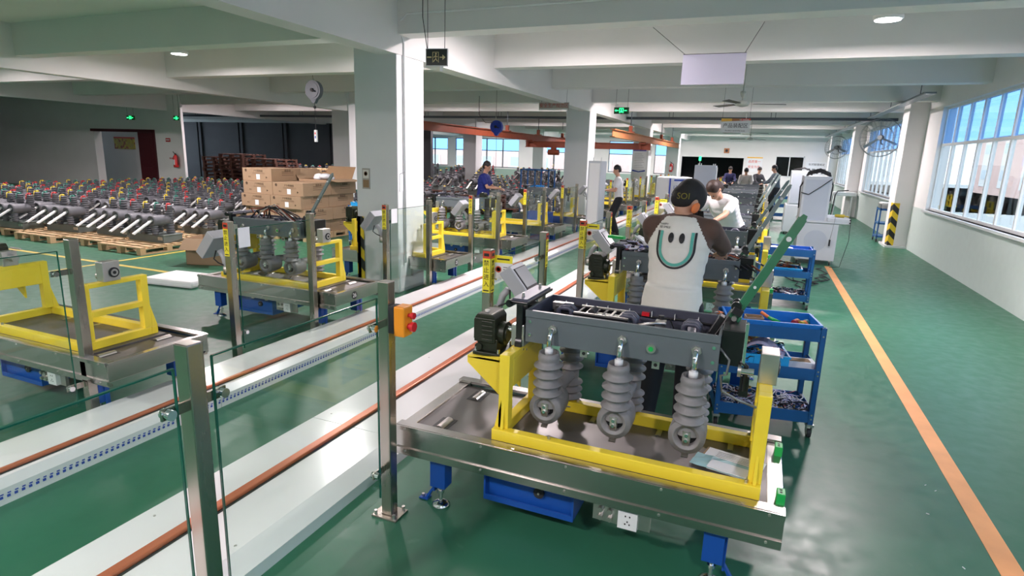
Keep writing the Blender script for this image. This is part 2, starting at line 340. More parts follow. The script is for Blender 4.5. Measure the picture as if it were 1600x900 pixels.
for i, (a, c, z0, z1) in enumerate(fo):
    f = MB(); W = M['frame']; n = max(1, round((c - a) / 1.15)); st = (c - a) / n
    for q in range(n + 1): x = a + q * st; f.box(max(a, x - .04), min(c, x + .04), YF + .05, YF + .11, z0, z1, W)
    for z in (z0, 2.1, z1 - .06): f.box(a, c, YF + .05, YF + .11, z, z + .06, W)
    o = struct(f.build('window_%d' % (i + 10)))
    g = MB(); g.box(a, c, YF + .07, YF + .078, z0, 2.1, M['winglass']); g.build('pane', o)
    g = MB(); g.box(a, c, YF + .07, YF + .078, 2.1, z1, M['transom']); g.build('transom_pane', o)
f = MB()
for (x0, x1, z0, z1) in ((.5, .56, 1.12, 2.31), (1.97, 2.03, 1.12, 2.31), (.5, 2.03, 1.12, 1.18), (.5, 2.03, 2.25, 2.31), (1.24, 1.29, 1.12, 2.31)): f.box(x0, x1, YF - .02, YF + .06, z0, z1, M['framew'])
o = struct(f.build('window_20')); g = MB(); g.box(.56, 1.97, YF + .02, YF + .026, 1.18, 2.25, M['winglass']); g.build('pane', o)
b = MB(); b.box(XL, XR + .3, YB - .2, YB, 0, 3.8, M['wall']); struct(b.build('wall_back'))
b = MB(); b.box(XL - .2, XL, YB, 15.5, 0, 3.8, M['wall']); struct(b.build('wall_left'))
# left wall piece with the dark red doorway
b = MB(); Y0 = 15.55
b.box(XL, -24.3, Y0, Y0 + .3, 0, 3.8, M['wall']); b.box(-24.3, -20.95, Y0, Y0 + .3, 2.33, 3.8, M['wall']); b.box(-20.95, -19.45, Y0, Y0 + .1, 0, 3.8, M['wall'])
b.box(-30.5, -22.6, Y0 + 2.2, Y0 + 2.3, 0, 3.8, M['wall'])
struct(b.build('wall_door_side'))
b = MB(); D = M['dkred']
b.box(-24.4, -20.85, Y0 - .06, Y0 + .1, 2.27, 2.37, D); b.box(-20.97, -20.85, Y0 - .06, Y0 + .32, 0, 2.3, D)
o = struct(b.build('door_1')); b = MB(); b.box(-21.75, -21.0, Y0 - .04, Y0 + .02, 0, 2.27, D)
b.box(-21.65, -21.1, Y0 - .055, Y0 - .04, .2, 1.0, D); b.box(-21.65, -21.1, Y0 - .055, Y0 - .04, 1.15, 2.1, D); b.build('door_leaf', o, bev=.005)
b = MB(); b.box(-26.4, -25.1, Y0 + 2.17, Y0 + 2.199, 1.6, 2.05, M['poster']); b.box(-26.4, -25.1, Y0 + 2.165, Y0 + 2.199, 2.05, 2.11, M['signred']); tag(b.build('poster'), 'yellow poster with a red top edge seen through the dark red doorway', 'poster')
# grey partition of big shutters
b = MB(); S = M['shutter']; b.box(-38, -14.2, 24.1, 24.3, 0, 3.1, S)
for x in range(-38, -14, 3): b.box(x, x + .16, 24.0, 24.1, 0, 3.1, S); b.box(x + .24, x + .4, 24.02, 24.1, 0, 3.1, S)
for z in (.7, 1.5, 2.3, 2.9): b.box(-38, -14.2, 24.07, 24.1, z, z + .03, S)
struct(b.build('wall_partition'))
# floor markings
def mark(x0, x1, y0, y1, m, n):
    b = MB(); b.box(x0, x1, y0, y1, 0, .002, M[m]); struct(b.build('trim_%d' % n))
mark(1.25, 1.36, 3.0, 12.45, 'floorline', 31)
mark(-9.50, -9.42, 3.0, 14.5, 'yline', 32)
b = MB(); b.box(-12, -5.4, 5.95, 6.03, 0, .002, M['yline']); struct(b.build('trim_33'))
# skirting, cable trays
b = MB(); b.box(-34, XR, 19.9, 20.05, 3.13, 3.21, M['tray'])
for x in range(-33, 3, 3):
    for dx in (0, .12): b.cyl((x + dx, 19.97, 3.2), (x + dx, 19.97, 3.795), .008, M['tray'], n=6)
tag(b.build('cable_tray'), 'long dark cable tray hanging across the hall below the beams', 'cable tray')
b = MB(); b.box(2.52, 2.70, 13.2, 33, 3.19, 3.22, M['wire'])
for q in range(8): b.tube([(2.55 + .018 * q, 13.4, 3.232), (2.55 + .018 * q, 20, 3.23), (2.55 + .018 * q, 33, 3.232)], .009, M['fan'], n=6)
for y in range(14, 33, 3): b.cyl((2.6, y, 3.2), (2.6, y, 3.795), .008, M['tray'], n=6)
tag(b.build('cable_tray'), 'narrow cable tray running along the right wall above the windows', 'cable tray')
# thin conduit round the near pillar
b = MB(); b.tube([(-4.35, 6.72, 0.4), (-4.35, 6.72, 3.2), (-4.35, 6.62, 3.42), (-4.2, 6.57, 3.5), (-1.8, 6.57, 3.5), (1.5, 6.57, 3.62), (3.2, 6.57, 3.64)], .013, M['white'], n=8)
tag(b.build('conduit'), 'thin white conduit climbing the big near pillar and running along the beam', 'pipe')

# outside: ground and buildings
b = MB(); b.box(4, 60, -20, 90, -.5, -.4, M['ground']); b.box(-60, 60, 39, 110, -.5, -.4, M['ground']); struct(b.build('trim_40'))
def building(name, label, x0, x1, y0, y1, h, facey, n):
    b = MB(); b.box(x0, x1, y0, y1, -.4, h, M['facade']); bb = b.build('facade')
    t = thing(name, label, 'building', ((x0 + x1) / 2, (y0 + y1) / 2, -.4)); bb.parent = t; bb.location = (-(x0 + x1) / 2, -(y0 + y1) / 2, .4)
    for q in range(n):
        w_ = MB()
        if facey:
            L = (x1 - x0) / n; x = x0 + L * (q + .5); w_.box(x - L * .22, x + L * .22, y0 - .06, y0, .3, h - .5, M['facadew'])
            for zz in ((1.0, h - 1.6) if h > 4 else (.8,)): w_.box(x - L * .15, x + L * .15, y0 - .09, y0 - .06, zz, zz + .9, M['facwin'])
        else:
            L = (y1 - y0) / n; y = y0 + L * (q + .5); w_.box(x0 - .06, x0, y - L * .22, y + L * .22, .3, h - .5, M['facadew'])
            for zz in ((1.0, h - 1.6) if h > 4 else (.8,)): w_.box(x0 - .09, x0 - .06, y - L * .15, y + L * .15, zz, zz + .9, M['facwin'])
        w_.build('window_bay', t, loc=(-(x0 + x1) / 2, -(y0 + y1) / 2, .4))
building('building', 'pink and white building outside the right-hand windows', 20, 26, 2, 75, 5.0, False, 14)
building('building', 'pink building with white bays outside the far windows', -48, 3, 58, 64, 2.2, True, 16)

# ------------------------------------------------------------------ ceiling lamps
used = False
lamp = thing('ceiling_lamp', '', 'lamp', group='round ceiling lamps between the beams')
b = MB(); b.lathe([(.12, .04), (.15, .03), (.15, 0), (.13, -.012)], M['lampb'], n=24); b.cyl((0, 0, .04), (0, 0, .31), .012, M['lampb'], n=8); b.build('housing', lamp)
b = MB(); b.cyl((0, 0, -.016), (0, 0, -.005), .128, M['lampm'], n=24); b.build('diffuser', lamp)
for (x, y) in LAMP_GRID:
    o = place(lamp, used, (x, y, 3.46) if abs(x - 1.06) < .1 or abs(x + 9.9) < .1 else (x, y - .35, 3.60), 0, 'round white ceiling lamp between two beams'); used = True
    if abs(x - 1.06) < .1 and y == 8: o['label'] = 'lit round lamp under the beams at the top right'; del o['group']
    if abs(x + 9.9) < .1 and y == 8: o['label'] = 'lit round lamp under the beams at the upper left'; del o['group']
    l = bpy.data.lights.new('lamp_light', 'AREA'); l.shape = 'DISK'; l.size = .26; l.energy = LAMP_W * (1.05 if x > -4 else .72); l.color = (1.0, .865, .89)
    lo = bpy.data.objects.new('lamp_light', l); C.objects.link(lo); lo.location = (0, 0, -.02); lo.parent = o

# ------------------------------------------------------------------ guide rails on the floor
def guide(label, prof, xc, cw, zc, y0, y1, dots):
    t = thing('floor_guide', label, 'guide rail', (xc, y0, 0))
    b = MB(); seg = y0
    while seg < y1:
        e = min(seg + 2.6, y1)
        b.prism([(x - xc, z) for x, z in prof], seg - y0 + .003, e - y0 - .003, M['cover'], 'y'); seg = e
    b.build('cover', t)
    b = MB(); b.box(-cw / 2 - .015, cw / 2 + .015, 0, y1 - y0, zc - .012, zc + .0015, M['gap']); b.build('channel', t)
    b = MB(); b.box(-cw / 2, cw / 2, 0, y1 - y0, zc, zc + .022, M['copper']); b.build('copper_bar', t, bev=.006)
    s = MB(); yy = y0 + .1
    while yy < y1:
        for (px_, z_) in dots: s.cyl((px_ - xc, yy - y0, z_), (px_ - xc, yy - y0, z_ + .003), .006, M['zinc'], n=8)
        yy += 1.3
    s.build('screws', t)
    return t
g2 = guide('white floor guide with a copper bar beside the right-hand row of stations', [(-2.62, 0), (-2.62, .10), (-1.99, .10), (-1.88, .055), (-1.87, 0)], -2.33, .055, .10, .3, 31, [(-2.55, .10), (-2.02, .10)])
g1 = guide('white floor guide with a copper bar under the ends of the left-hand stations', [(-3.93, 0), (-3.93, .14), (-3.50, .14), (-3.47, .09), (-3.47, 0)], -3.56, .03, .14, .3, 31, [(-3.88, .14)])
b = MB(); y = .4
while y < 16:
    b.box(.0905, .0915, y, y + .016, .035, .05, M['blueink']); b.box(.0905, .0915, y + .004, y + .02, .055, .062, M['blueink']); y += .034
b.build('ruler_marks', g1, loc=(0, 0, 0))

# ------------------------------------------------------------------ guard posts and glass
post = thing('guard_post', '', 'post', group=None)
b = MB(); b.box(-.03, .03, -.03, .03, .01, 1.26, M['steel']); b.build('post_tube', post, bev=.004)
b = MB(); b.box(-.075, .075, -.06, .06, 0, .01, M['steel'])
for x in (-.055, .055):
    for y in (-.045, .045): b.cyl((x, y, .01), (x, y, .035), .009, M['zinc'], n=8)
b.build('base_plate', post, bev=.002)
def sticker(face):
    b = MB()
    b.box(-.027, .027, -.0325, -.0305, .97, 1.2, M['labely']); b.box(-.027, .027, -.0325, -.0305, 1.2, 1.25, M['labelr'])
    b.box(-.018, .018, -.0335, -.0325, 1.215, 1.235, M['ink'])
    for q, ch in enumerate('禁止进入'): text_mb(b, ch, .042, M['ink'], T(0, -.0335, 1.168 - .047 * q) @ FACE_NY, .001)
    b.box(-.02, .02, -.0333, -.0325, .98, .988, M['ink'])
    o = b.build('warning_label', None); o.rotation_euler.z = {'ny': 0, 'px': PI / 2}[face]; return o
post_l = copy_tree(post); s1 = sticker('ny'); s1.parent = post_l
post_r = copy_tree(post); s2 = s1.copy(); C.objects.link(s2); s2.parent = post_r; s3 = s1.copy(); C.objects.link(s3); s3.parent = post_r; s3.rotation_euler.z = PI / 2
post_s = copy_tree(post); s4 = s1.copy(); C.objects.link(s4); s4.parent = post_s; s4.rotation_euler.z = PI / 2
def panel(name, L):
    t = thing('glass_panel', '', 'glass panel'); b = MB(); e = .006
    b.box(-.004, .004, 0, L, .14, 1.19, M['glass'])
    g = b.build('pane', t)
    b = MB(); b.box(-.005, .005, -.002, .002, .14, 1.19, M['glassedge']); b.box(-.005, .005, L - .002, L + .002, .14, 1.19, M['glassedge']); b.box(-.0045, .0045, 0, L, 1.188, 1.193, M['glassedge']); b.build('edge', t)
    for y, d in ((0, -1), (L, 1)):
        for z in (.28, 1.05):
            b = MB(); b.box(-.012, -.004, y - .05 if d > 0 else y - .055, y + .055 if d > 0 else y + .05, z - .018, z + .018, M['steel'])
            b.cyl((-.024, y - d * .03, z), (.018, y - d * .03, z), .017, M['chrome'], n=14); b.build('clamp', t)
    return t
SP = 2.25
pan = panel('p', .92); pused = False; bare_used = False; lu = ru = su = False
rposts = [(1.25, 'bare', 'stainless guard post at the lower left, closest to the camera'), (2.33, 'bare', 'stainless guard post carrying the orange emergency stop box')]
for k in range(0, 12):
    rposts.append((3.5 + SP * k, 'r', 'stainless post with two yellow warning labels behind the %s right-row station' % ORD[k]))
    rposts.append((2.33 + SP * (k + 1), 's', 'stainless post with one yellow side label before the %s right-row station' % ORD[k + 1] if k < 11 else 'stainless post at the far end of the right row'))
bare_first = True
for (y, kd, lab) in rposts:
    if y > 29: continue
    if kd == 'bare': place(post, bare_used, (-1.62, y, 0), 0, lab); bare_used = True
    elif kd == 'r': place(post_r, ru, (-1.62, y, 0), 0, lab); ru = True
    else: place(post_s, su, (-1.62, y, 0), 0, lab); su = True
for k in range(0, 12):
    ya = 3.6 + SP * k
    place(post_l, lu, (-4.06, ya, 0), 0, 'stainless post with yellow label, %s of those in the left row' % ORD[k]); lu = True
    if k < 11: place(post, True, (-4.02, ya + .93, 0), 0, 'plain stainless post closing the %s glass gate of the left row' % ORD[k])
    place(pan, pused, (-4.04, ya + .06, 0), 0, 'clear glass panel in front of the left row, %s from the camera' % ORD[k]); pused = True
    place(pan, True, (-1.62, 3.56 + SP * k, 0), 0, 'clear glass panel in the right row, %s beyond the emergency stop' % ORD[k])
pn = place(pan, True, (-1.62, 1.33, 0), 0, 'large clear glass panel between the two nearest stainless posts')
pn2 = place(pan, True, (-1.62, .27, 0), 0, 'glass panel clamped to the left of the closest post')
place(pan, True, (-4.04, 1.35, 0), 0, 'glass panel of the left row at the left edge')
place(post, True, (-4.04, 2.36, 0), 0, 'plain stainless post of the left row by the leftmost yellow frame')
# notices on glass
for k in (0, 1, 3):
    b = MB(); b.box(0, .13, -.001, .001, 0, .16, M['paper']); b.box(0, .13, -.002, -.001, .11, .16, M['labely']); b.box(.02, .11, -.003, -.002, .13, .14, M['ink'])
    b.lathe([(.022, 0), (.022, .001), (.014, .001), (.014, 0)], M['labelr'], T(.03, -.001, .065) @ R(PI / 2, 'X'), n=16)
    for z in (.05, .065, .08): b.box(.065, .12, -.002, -.001, z, z + .004, M['ink'])
    o = b.build('notice', None, loc=(-1.59, 3.63 + SP * k - .1, 1.06)); tag(o, 'small white and yellow notice beside the %s labelled right-row post' % ORD[k], 'notice')
for k in range(3):
    b = MB(); b.box(-.003, .003, 0, .12, 0, .17, M['paper']); o = b.build('notice', None, loc=(-4.02, 3.66 + SP * k, 1.03)); tag(o, 'white paper taped behind the %s glass panel of the left row' % ORD[k], 'notice')
# emergency stop
t = thing('emergency_stop', 'orange box with two red buttons on the near guard post', 'emergency stop', (-1.59, 2.33, 1.03))
b = MB(); b.box(0, .035, -.035, .035, -.02, .115, M['rubber']); b.build('backing', t, bev=.004)
b = MB(); b.box(.035, .095, -.04, .04, -.03, .12, M['orange']); b.build('housing', t, bev=.008)
for z, r in ((.075, .016), (.02, .024)):
    b = MB(); b.cyl((.095, 0, z), (.115, 0, z), r * .6, M['red'], n=14); b.cyl((.112, 0, z), (.128, 0, z), r, M['red'], n=18); b.build('button', t, bev=.003)
for q in range(2):
    pass

# ------------------------------------------------------------------ roller platform
def make_platform():
    t = thing('roller_platform', '', 'conveyor')
    L = 1.88; W = .76; x0 = -L / 2
    for s_, y in ((0, 0), (1, W)):
        b = MB(); q = 1 if s_ == 0 else -1
        P = [(y, .30), (y, .47), (y + q * .055, .47), (y + q * .055, .455), (y + q * .012, .44), (y + q * .012, .33), (y + q * .03, .315), (y + q * .03, .30)]
        P = [(a, z) for a, z in P]
        b.prism(P, x0, -x0, M['rail'], 'x')
        b.box(x0, -x0, y - q * .010, y, .315, .345, M['rail']); b.box(x0, -x0, y - q * .010, y, .445, .468, M['rail'])
        n = 5
        for i in range(n):
            for z in (.456, .33): b.cyl((x0 + .06 + i * (L - .12) / (n - 1), y - q * .010, z), (x0 + .06 + i * (L - .12) / (n - 1), y - q * .014, z), .006, M['zinc'], n=8)
        b.build('side_rail', t)
    for x in (x0 + .0, -x0 - .07):
        b = MB(); b.box(x, x + .07, .02, W - .02, .33, .452, M['rail']); b.build('end_rail', t, bev=.003)
    b = MB(); b.box(x0 + .07, -x0 - .07, .055, W - .055, .42, .440, M['deck']); b.build('deck', t)
    for i in range(5):
        for j in (.16, .58):
            x = x0 + .2 + i * .36
            b = MB(); b.box(x - .045, x + .045, j - .07, j + .07, .4385, .4415, M['gap'])
            b.cyl((x - .0, j - .06, .43), (x, j + .06, .43), .026, M['zinc'], n=16); b.build('roller', t)
    for x in (x0 + .22, -x0 - .26):
        q_ = -1 if x < 0 else 1
        for y in (.09, W - .09):
            l = MB(); B = M['blue']; l.box(x - .09, x + .09, y - .05, y + .05, .288, .302, B); l.box(x - .045, x + .045, y - .04, y + .04, .12, .29, B)
            l.box(*sorted((x + q_ * .045, x + q_ * .057)), y + .01, y + .04, .06, .26, B); l.prism([(x + q_ * .045, .09), (x + q_ * .057, .09), (x + q_ * .11, .006), (x + q_ * .09, .006)], y + .01, y + .04, B, 'y'); l.box(*sorted((x + q_ * .085, x + q_ * .14)), y, y + .05, 0, .008, B); l.cyl((x + q_ * .125, y + .025, .008), (x + q_ * .125, y + .025, .02), .009, M['zinc'], n=6)
            lo = l.build('leg', t, bev=.003)
            f = MB(); f.cyl((x, y, .02), (x, y, .13), .011, M['chrome'], n=10); f.cyl((x, y, .075), (x, y, .09), .02, M['chrome'], n=6); f.lathe([(.048, 0), (.05, .006), (.035, .018), (.014, .03)], M['chrome'], T(x, y, 0), n=20); f.build('foot', lo)
    b = MB(); B = M['blue']
    b.box(-.47, -.46, .10, .62, .10, .31, B); b.box(.01, .02, .10, .62, .10, .31, B); b.box(-.46, .01, .10, .62, .10, .11, B); b.box(-.46, .01, .13, .14, .11, .31, B); b.box(-.46, .01, .10, .108, .10, .13, B)
    dr = b.build('drive_housing', t)
    b = MB(); b.cyl((-.17, .13, .2), (-.17, .115, .2), .028, M['rubber'], n=16); b.cyl((-.17, .115, .2), (-.17, .11, .2), .006, M['zinc'], n=8); b.build('grommet', dr)
    b = MB()
    for x in (-.24, -.05): b.cyl((x, .14, .275), (x, .09, .275), .014, M['zinc'], n=6); b.cyl((x, .11, .275), (x, .085, .275), .019, M['zinc'], n=6)
    b.build('cable_gland', dr)
    b = MB(); b.box(.13, .40, .05, .07, .19, .31, M['zinc'])
    for x in (.17, .215): b.cyl((x, .05, .26), (x, .02, .26), .013, M['zinc'], n=6); b.cyl((x, .05, .22), (x, .02, .22), .013, M['zinc'], n=6)
    br = b.build('socket_bracket', t)
    b = MB(); b.box(.255, .345, .02, .05, .195, .285, M['white'])
    for x, z in ((.29, .262), (.31, .262), (.29, .222), (.30, .235), (.31, .222)): b.box(x - .003, x + .003, .0185, .02, z - .004, z + .004, M['ink'])
    b.build('power_socket', br, bev=.006)
    return t
plat = make_platform()
def bumper(parent, y, x):
    b = MB(); b.box(x, x + .035, y, y + .06, .445, .50, M['green']); o = b.build('bumper', parent, bev=.003)
    h = MB(); h.cyl((x + .017, y + .02, .50), (x + .017, y + .02, .5008), .006, M['ink'], n=10); h.cyl((x + .017, y + .04, .50), (x + .017, y + .04, .5008), .006, M['ink'], n=10); h.build('bolt_hole', o)
RX = -.70; LX = -4.74; RY0 = 2.43; LY0 = 2.33
plat_r = plat; plat_l = copy_tree(plat)
for y in (.10, .56): bumper(plat_r, y, .94 - .035)
# ------------------------------------------------------------------ yellow turning fixture
def make_fixture(motor=True):
    t = thing('turning_fixture', '', 'fixture'); Yw = M['yellow']
    x0, x1, y0, y1 = -.43, .84, .09, .64
    z0 = .442
    b = MB()
    b.box(x0, x1, y0, y0 + .05, z0 + .01, z0 + .07, Yw); b.box(x0, x1, y1 - .05, y1, z0 + .01, z0 + .07, Yw)
    b.box(x0, x0 + .05, y0 + .05, y1 - .05, z0 + .01, z0 + .07, Yw); b.box(x1 - .05, x1, y0 + .05, y1 - .05, z0 + .01, z0 + .07, Yw); b.build('base_frame', t, bev=.004)
    b = MB(); b.box(x0 - .03, x1 + .05, y0 - .02, y1 + .02, z0, z0 + .0095, M['deck'])
    for x in (x0 + .3, x1 - .06):
        for y in (y0 + .025, y1 - .025): b.cyl((x, y, z0 + .07), (x, y, z0 + .085), .009, M['zinc'], n=6)
    b.build('pallet_plate', t)
    b = MB(); b.box(x1 + .0, x1 + .07, y0 - .07, y0 + .0, z0 - .001, z0 + .012, M['zinc'])
    for a, c in ((.015, -.05), (.055, -.05), (.055, -.015)): b.cyl((x1 + a, y0 + c, z0 + .012), (x1 + a, y0 + c, z0 + .017), .006, M['chrome'], n=8)
    b.build('corner_plate', t)
    for sx, x in ((0, x0 + .022), (1, x1 - .055)):
        ztop = z0 + .46 if sx == 0 else z0 + .475
        b = MB(); wx = .055
        for y in (y0 + .03, y1 - .10):
            b.box(x, x + wx, y, y + .055, z0 + .07, ztop, Yw)
        b.box(x, x + wx, y0 + .085, y1 - .10, ztop - .03, ztop, Yw)
        if sx == 0: b.box(x, x + wx, y0 + .085, y1 - .10, ztop - .18, ztop - .03, Yw)
        else: b.box(x, x + wx, y0 + .085, y1 - .10, z0 + .24, z0 + .28, Yw)
        b.prism([(y0 + .03, z0 + .07), (y0 - .03 + .04, z0 + .07), (y0 + .03, z0 + .2)], x + .02, x + .035, Yw, 'x')
        b.prism([(y1 - .045, z0 + .07), (y1 - .045, z0 + .24), (y1 + .0, z0 + .07)], x, x + wx, Yw, 'x')
        if sx == 0: b.prism([(x + .02, z0 + .07), (x - .02, z0 + .07), (x + .02, z0 + .25)], y0 + .03, y0 + .04, Yw, 'y')
        b.build('portal', t, bev=.003)
        zc = ztop
        b = MB(); yc = (y0 + y1) / 2 - .02
        if sx == 0: b.box(x - .01, x + .06, yc - .06, yc + .045, zc, zc + .115, M['zinc'])
        else: b.box(x - .005, x + .07, yc - .075, yc + .045, zc, zc + .14, M['zinc'])
        bb = b.build('bearing_block', t, bev=.003)
        b = MB(); xx = x + .07 if sx else x - .011
        dd = .006 if sx else -.004
        b.cyl((xx, yc, zc + .06), (xx + dd, yc, zc + .06), .036, M['ink'], n=24); b.cyl((xx, yc, zc + .06), (xx + dd * 1.4, yc, zc + .06), .025, M['zinc'], n=24); b.cyl((xx, yc, zc + .06), (xx + dd * 1.8, yc, zc + .06), .012, M['ink'], n=12)
        b.build('bearing', bb)
    # shaft
    yc = (y0 + y1) / 2 - .02; zc = z0 + .525
    b = MB(); b.cyl((x0 - .10, yc, zc), (x0 - .0, yc, zc), .018, M['chrome']); b.cyl((x0 + .07, yc, zc), (x0 + .14, yc, zc), .028, M['zinc']); b.cyl((x0 - .0, yc + .05, zc + .065), (x0 + .13, yc + .05, zc + .065), .008, M['zinc']); b.build('shaft', t)
    b = MB(); b.cyl((x1 - .14, yc, zc - .03), (x1 - .08, yc, zc - .03), .016, M['chrome']); b.cyl((x1 - .15, yc, zc - .03), (x1 - .135, yc, zc - .03), .03, M['zinc']); b.build('shaft', t)
    # motor shelf + gearbox
    b = MB(); b.prism([(x0 + .012, z0 + .41), (x0 - .21, z0 + .38), (x0 - .21, z0 + .35), (x0 + .012, z0 + .17)], yc - .12, yc - .105, Yw, 'y')
    b.prism([(x0 + .012, z0 + .41), (x0 - .21, z0 + .38), (x0 - .21, z0 + .35), (x0 + .012, z0 + .17)], yc + .09, yc + .105, Yw, 'y')
    b.box(x0 - .21, x0 + .012, yc - .12, yc + .105, z0 + .375, z0 + .39, Yw); b.build('motor_shelf', t, bev=.002)
    g = MB(); mm = M['motor']; zb = z0 + .39; xm = x0 - .19
    g.box(xm, xm + .16, yc - .10, yc + .09, zb, zb + .02, mm)
    g.box(xm + .015, xm + .13, yc - .075, yc + .065, zb + .02, zb + .09, mm)
    g.box(xm, xm + .12, yc - .085, yc + .07, zb + .07, zb + .20, mm); g.prism([(xm, zb + .20), (xm + .02, zb + .225), (xm + .10, zb + .225), (xm + .12, zb + .20)], yc - .085, yc + .07, mm, 'y')
    for q in range(5): g.box(xm + .045, xm + .11, yc - .093, yc - .085, zb + .085 + q * .024, zb + .093 + q * .024, mm)
    for q in range(7): g.box(xm - .008, xm, yc - .075 + q * .022, yc - .067 + q * .022, zb + .08, zb + .19, mm)
    g.cyl((xm + .12, yc, zb + .11), (xm + .155, yc, zb + .11), .062, mm, n=24); g.cyl((xm + .155, yc, zb + .11), (xm + .165, yc, zb + .11), .045, mm, n=24)
    g.cyl((xm + .03, yc - .095, zb + .045), (xm + .03, yc - .085, zb + .045), .02, mm, n=16)
    gm = g.build('gearbox', t, bev=.004)
    h = MB(); h.cyl((xm + .05, yc - .03, zb + .225), (xm + .05, yc - .03, zb + .235), .014, M['cream'], n=12)
    for x in (xm + .015, xm + .145):
        for y in (yc - .088, yc + .078): h.cyl((x, y, zb + .02), (x, y, zb + .045), .008, M['chrome'], n=8)
    h.build('bolt', gm)
    return t
fix = make_fixture()
# ------------------------------------------------------------------ switch unit (tank with three poles)
def shed_prof(r0, r1, n, z0, z1):
    P = []; st = (z1 - z0) / n
    for i in range(n):
        z = z0 + i * st
        P += [(r0, z), (r0, z + st * .45), (r1 * .99, z + st * .62), (r1, z + st * .70), (r1 * .96, z + st * .78), (r0 * 1.03, z + st * .93)]
    P.append((r0, z1)); return P
def pole_mb(b, x, sg, m, lod=1):
    # sg=+1: tank above poles (hanging); -1 upright.  z measured from the tank face, away from it.
    n = 20 if lod else 12; nsh = 4
    Z = lambda z: -z * sg
    def lath(cx, cy, prof, sx, sy):
        pts = [(r, Z(z)) for r, z in prof]
        if sg > 0: pts = pts[::-1]
        b.lathe(pts, m, T(x + cx, cy, 0), n, sx, sy)
    lath(0, -.245, [(.038, .055), (.040, .022), (.050, .020), (.055, .05)] + shed_prof(.053, .074, nsh, .055, .25), 1, 1.15)
    lath(0, .160, shed_prof(.046, .070, 5 if lod else 4, .0, .24), 1, 1.1)
    lath(0, .160, shed_prof(.046, .072, 4 if lod else 3, .29, .46), 1, 1.1)
    b.cyl((x, .16, Z(.24)), (x, .16, Z(.29)), .048, m, n=14)
    b.cyl((x, -.215, Z(.22)), (x, -.20, Z(.30)), .058, m, r1=.082, n=20)
    zc = .315
    X = T(x, -.185, Z(zc)) @ R(PI / 2, 'X')
    b.lathe([(.05, -.10), (.075, -.085), (.084, -.03), (.086, .07), (.083, .092), (.066, .092), (.064, .10), (.058, .10), (.056, .093), (.047, .093), (.045, .06), (.02, .06)], m, X, n + 4)
    b.cyl((x, -.10, Z(.27)), (x, .16, Z(.27)), .036, m, n=12)
    b.cyl((x, -.2455, Z(zc)), (x, -.2425, Z(zc)), .046, M['ink'], n=20)  # black disc on the recess floor, its shade put into the colour
def terminal(b, x, sg, up=False):
    Z = lambda z: -z * sg; y = -.246
    b.box(x - .017, x + .017, y - .035, y, Z(.315) - .028, Z(.315) + .028, M['zinc'])
    X = T(x, y - .035, Z(.315) - .02) @ R(.45, 'X')
    b.box(-.014, .014, -.006, 0, -.07, .01, M['zinc'], X)
    b.box(-.016, .016, -.034, 0, -.076, -.07, M['zinc'], X)
    for z in (.012, -.014): b.cyl((x, y - .035, Z(.315) + z), (x, y - .045, Z(.315) + z), .009, M['chrome'], n=6)
    b.cyl(X @ Vector((0, -.006, -.045)), X @ Vector((0, -.012, -.045)), .008, M['chrome'], n=6)
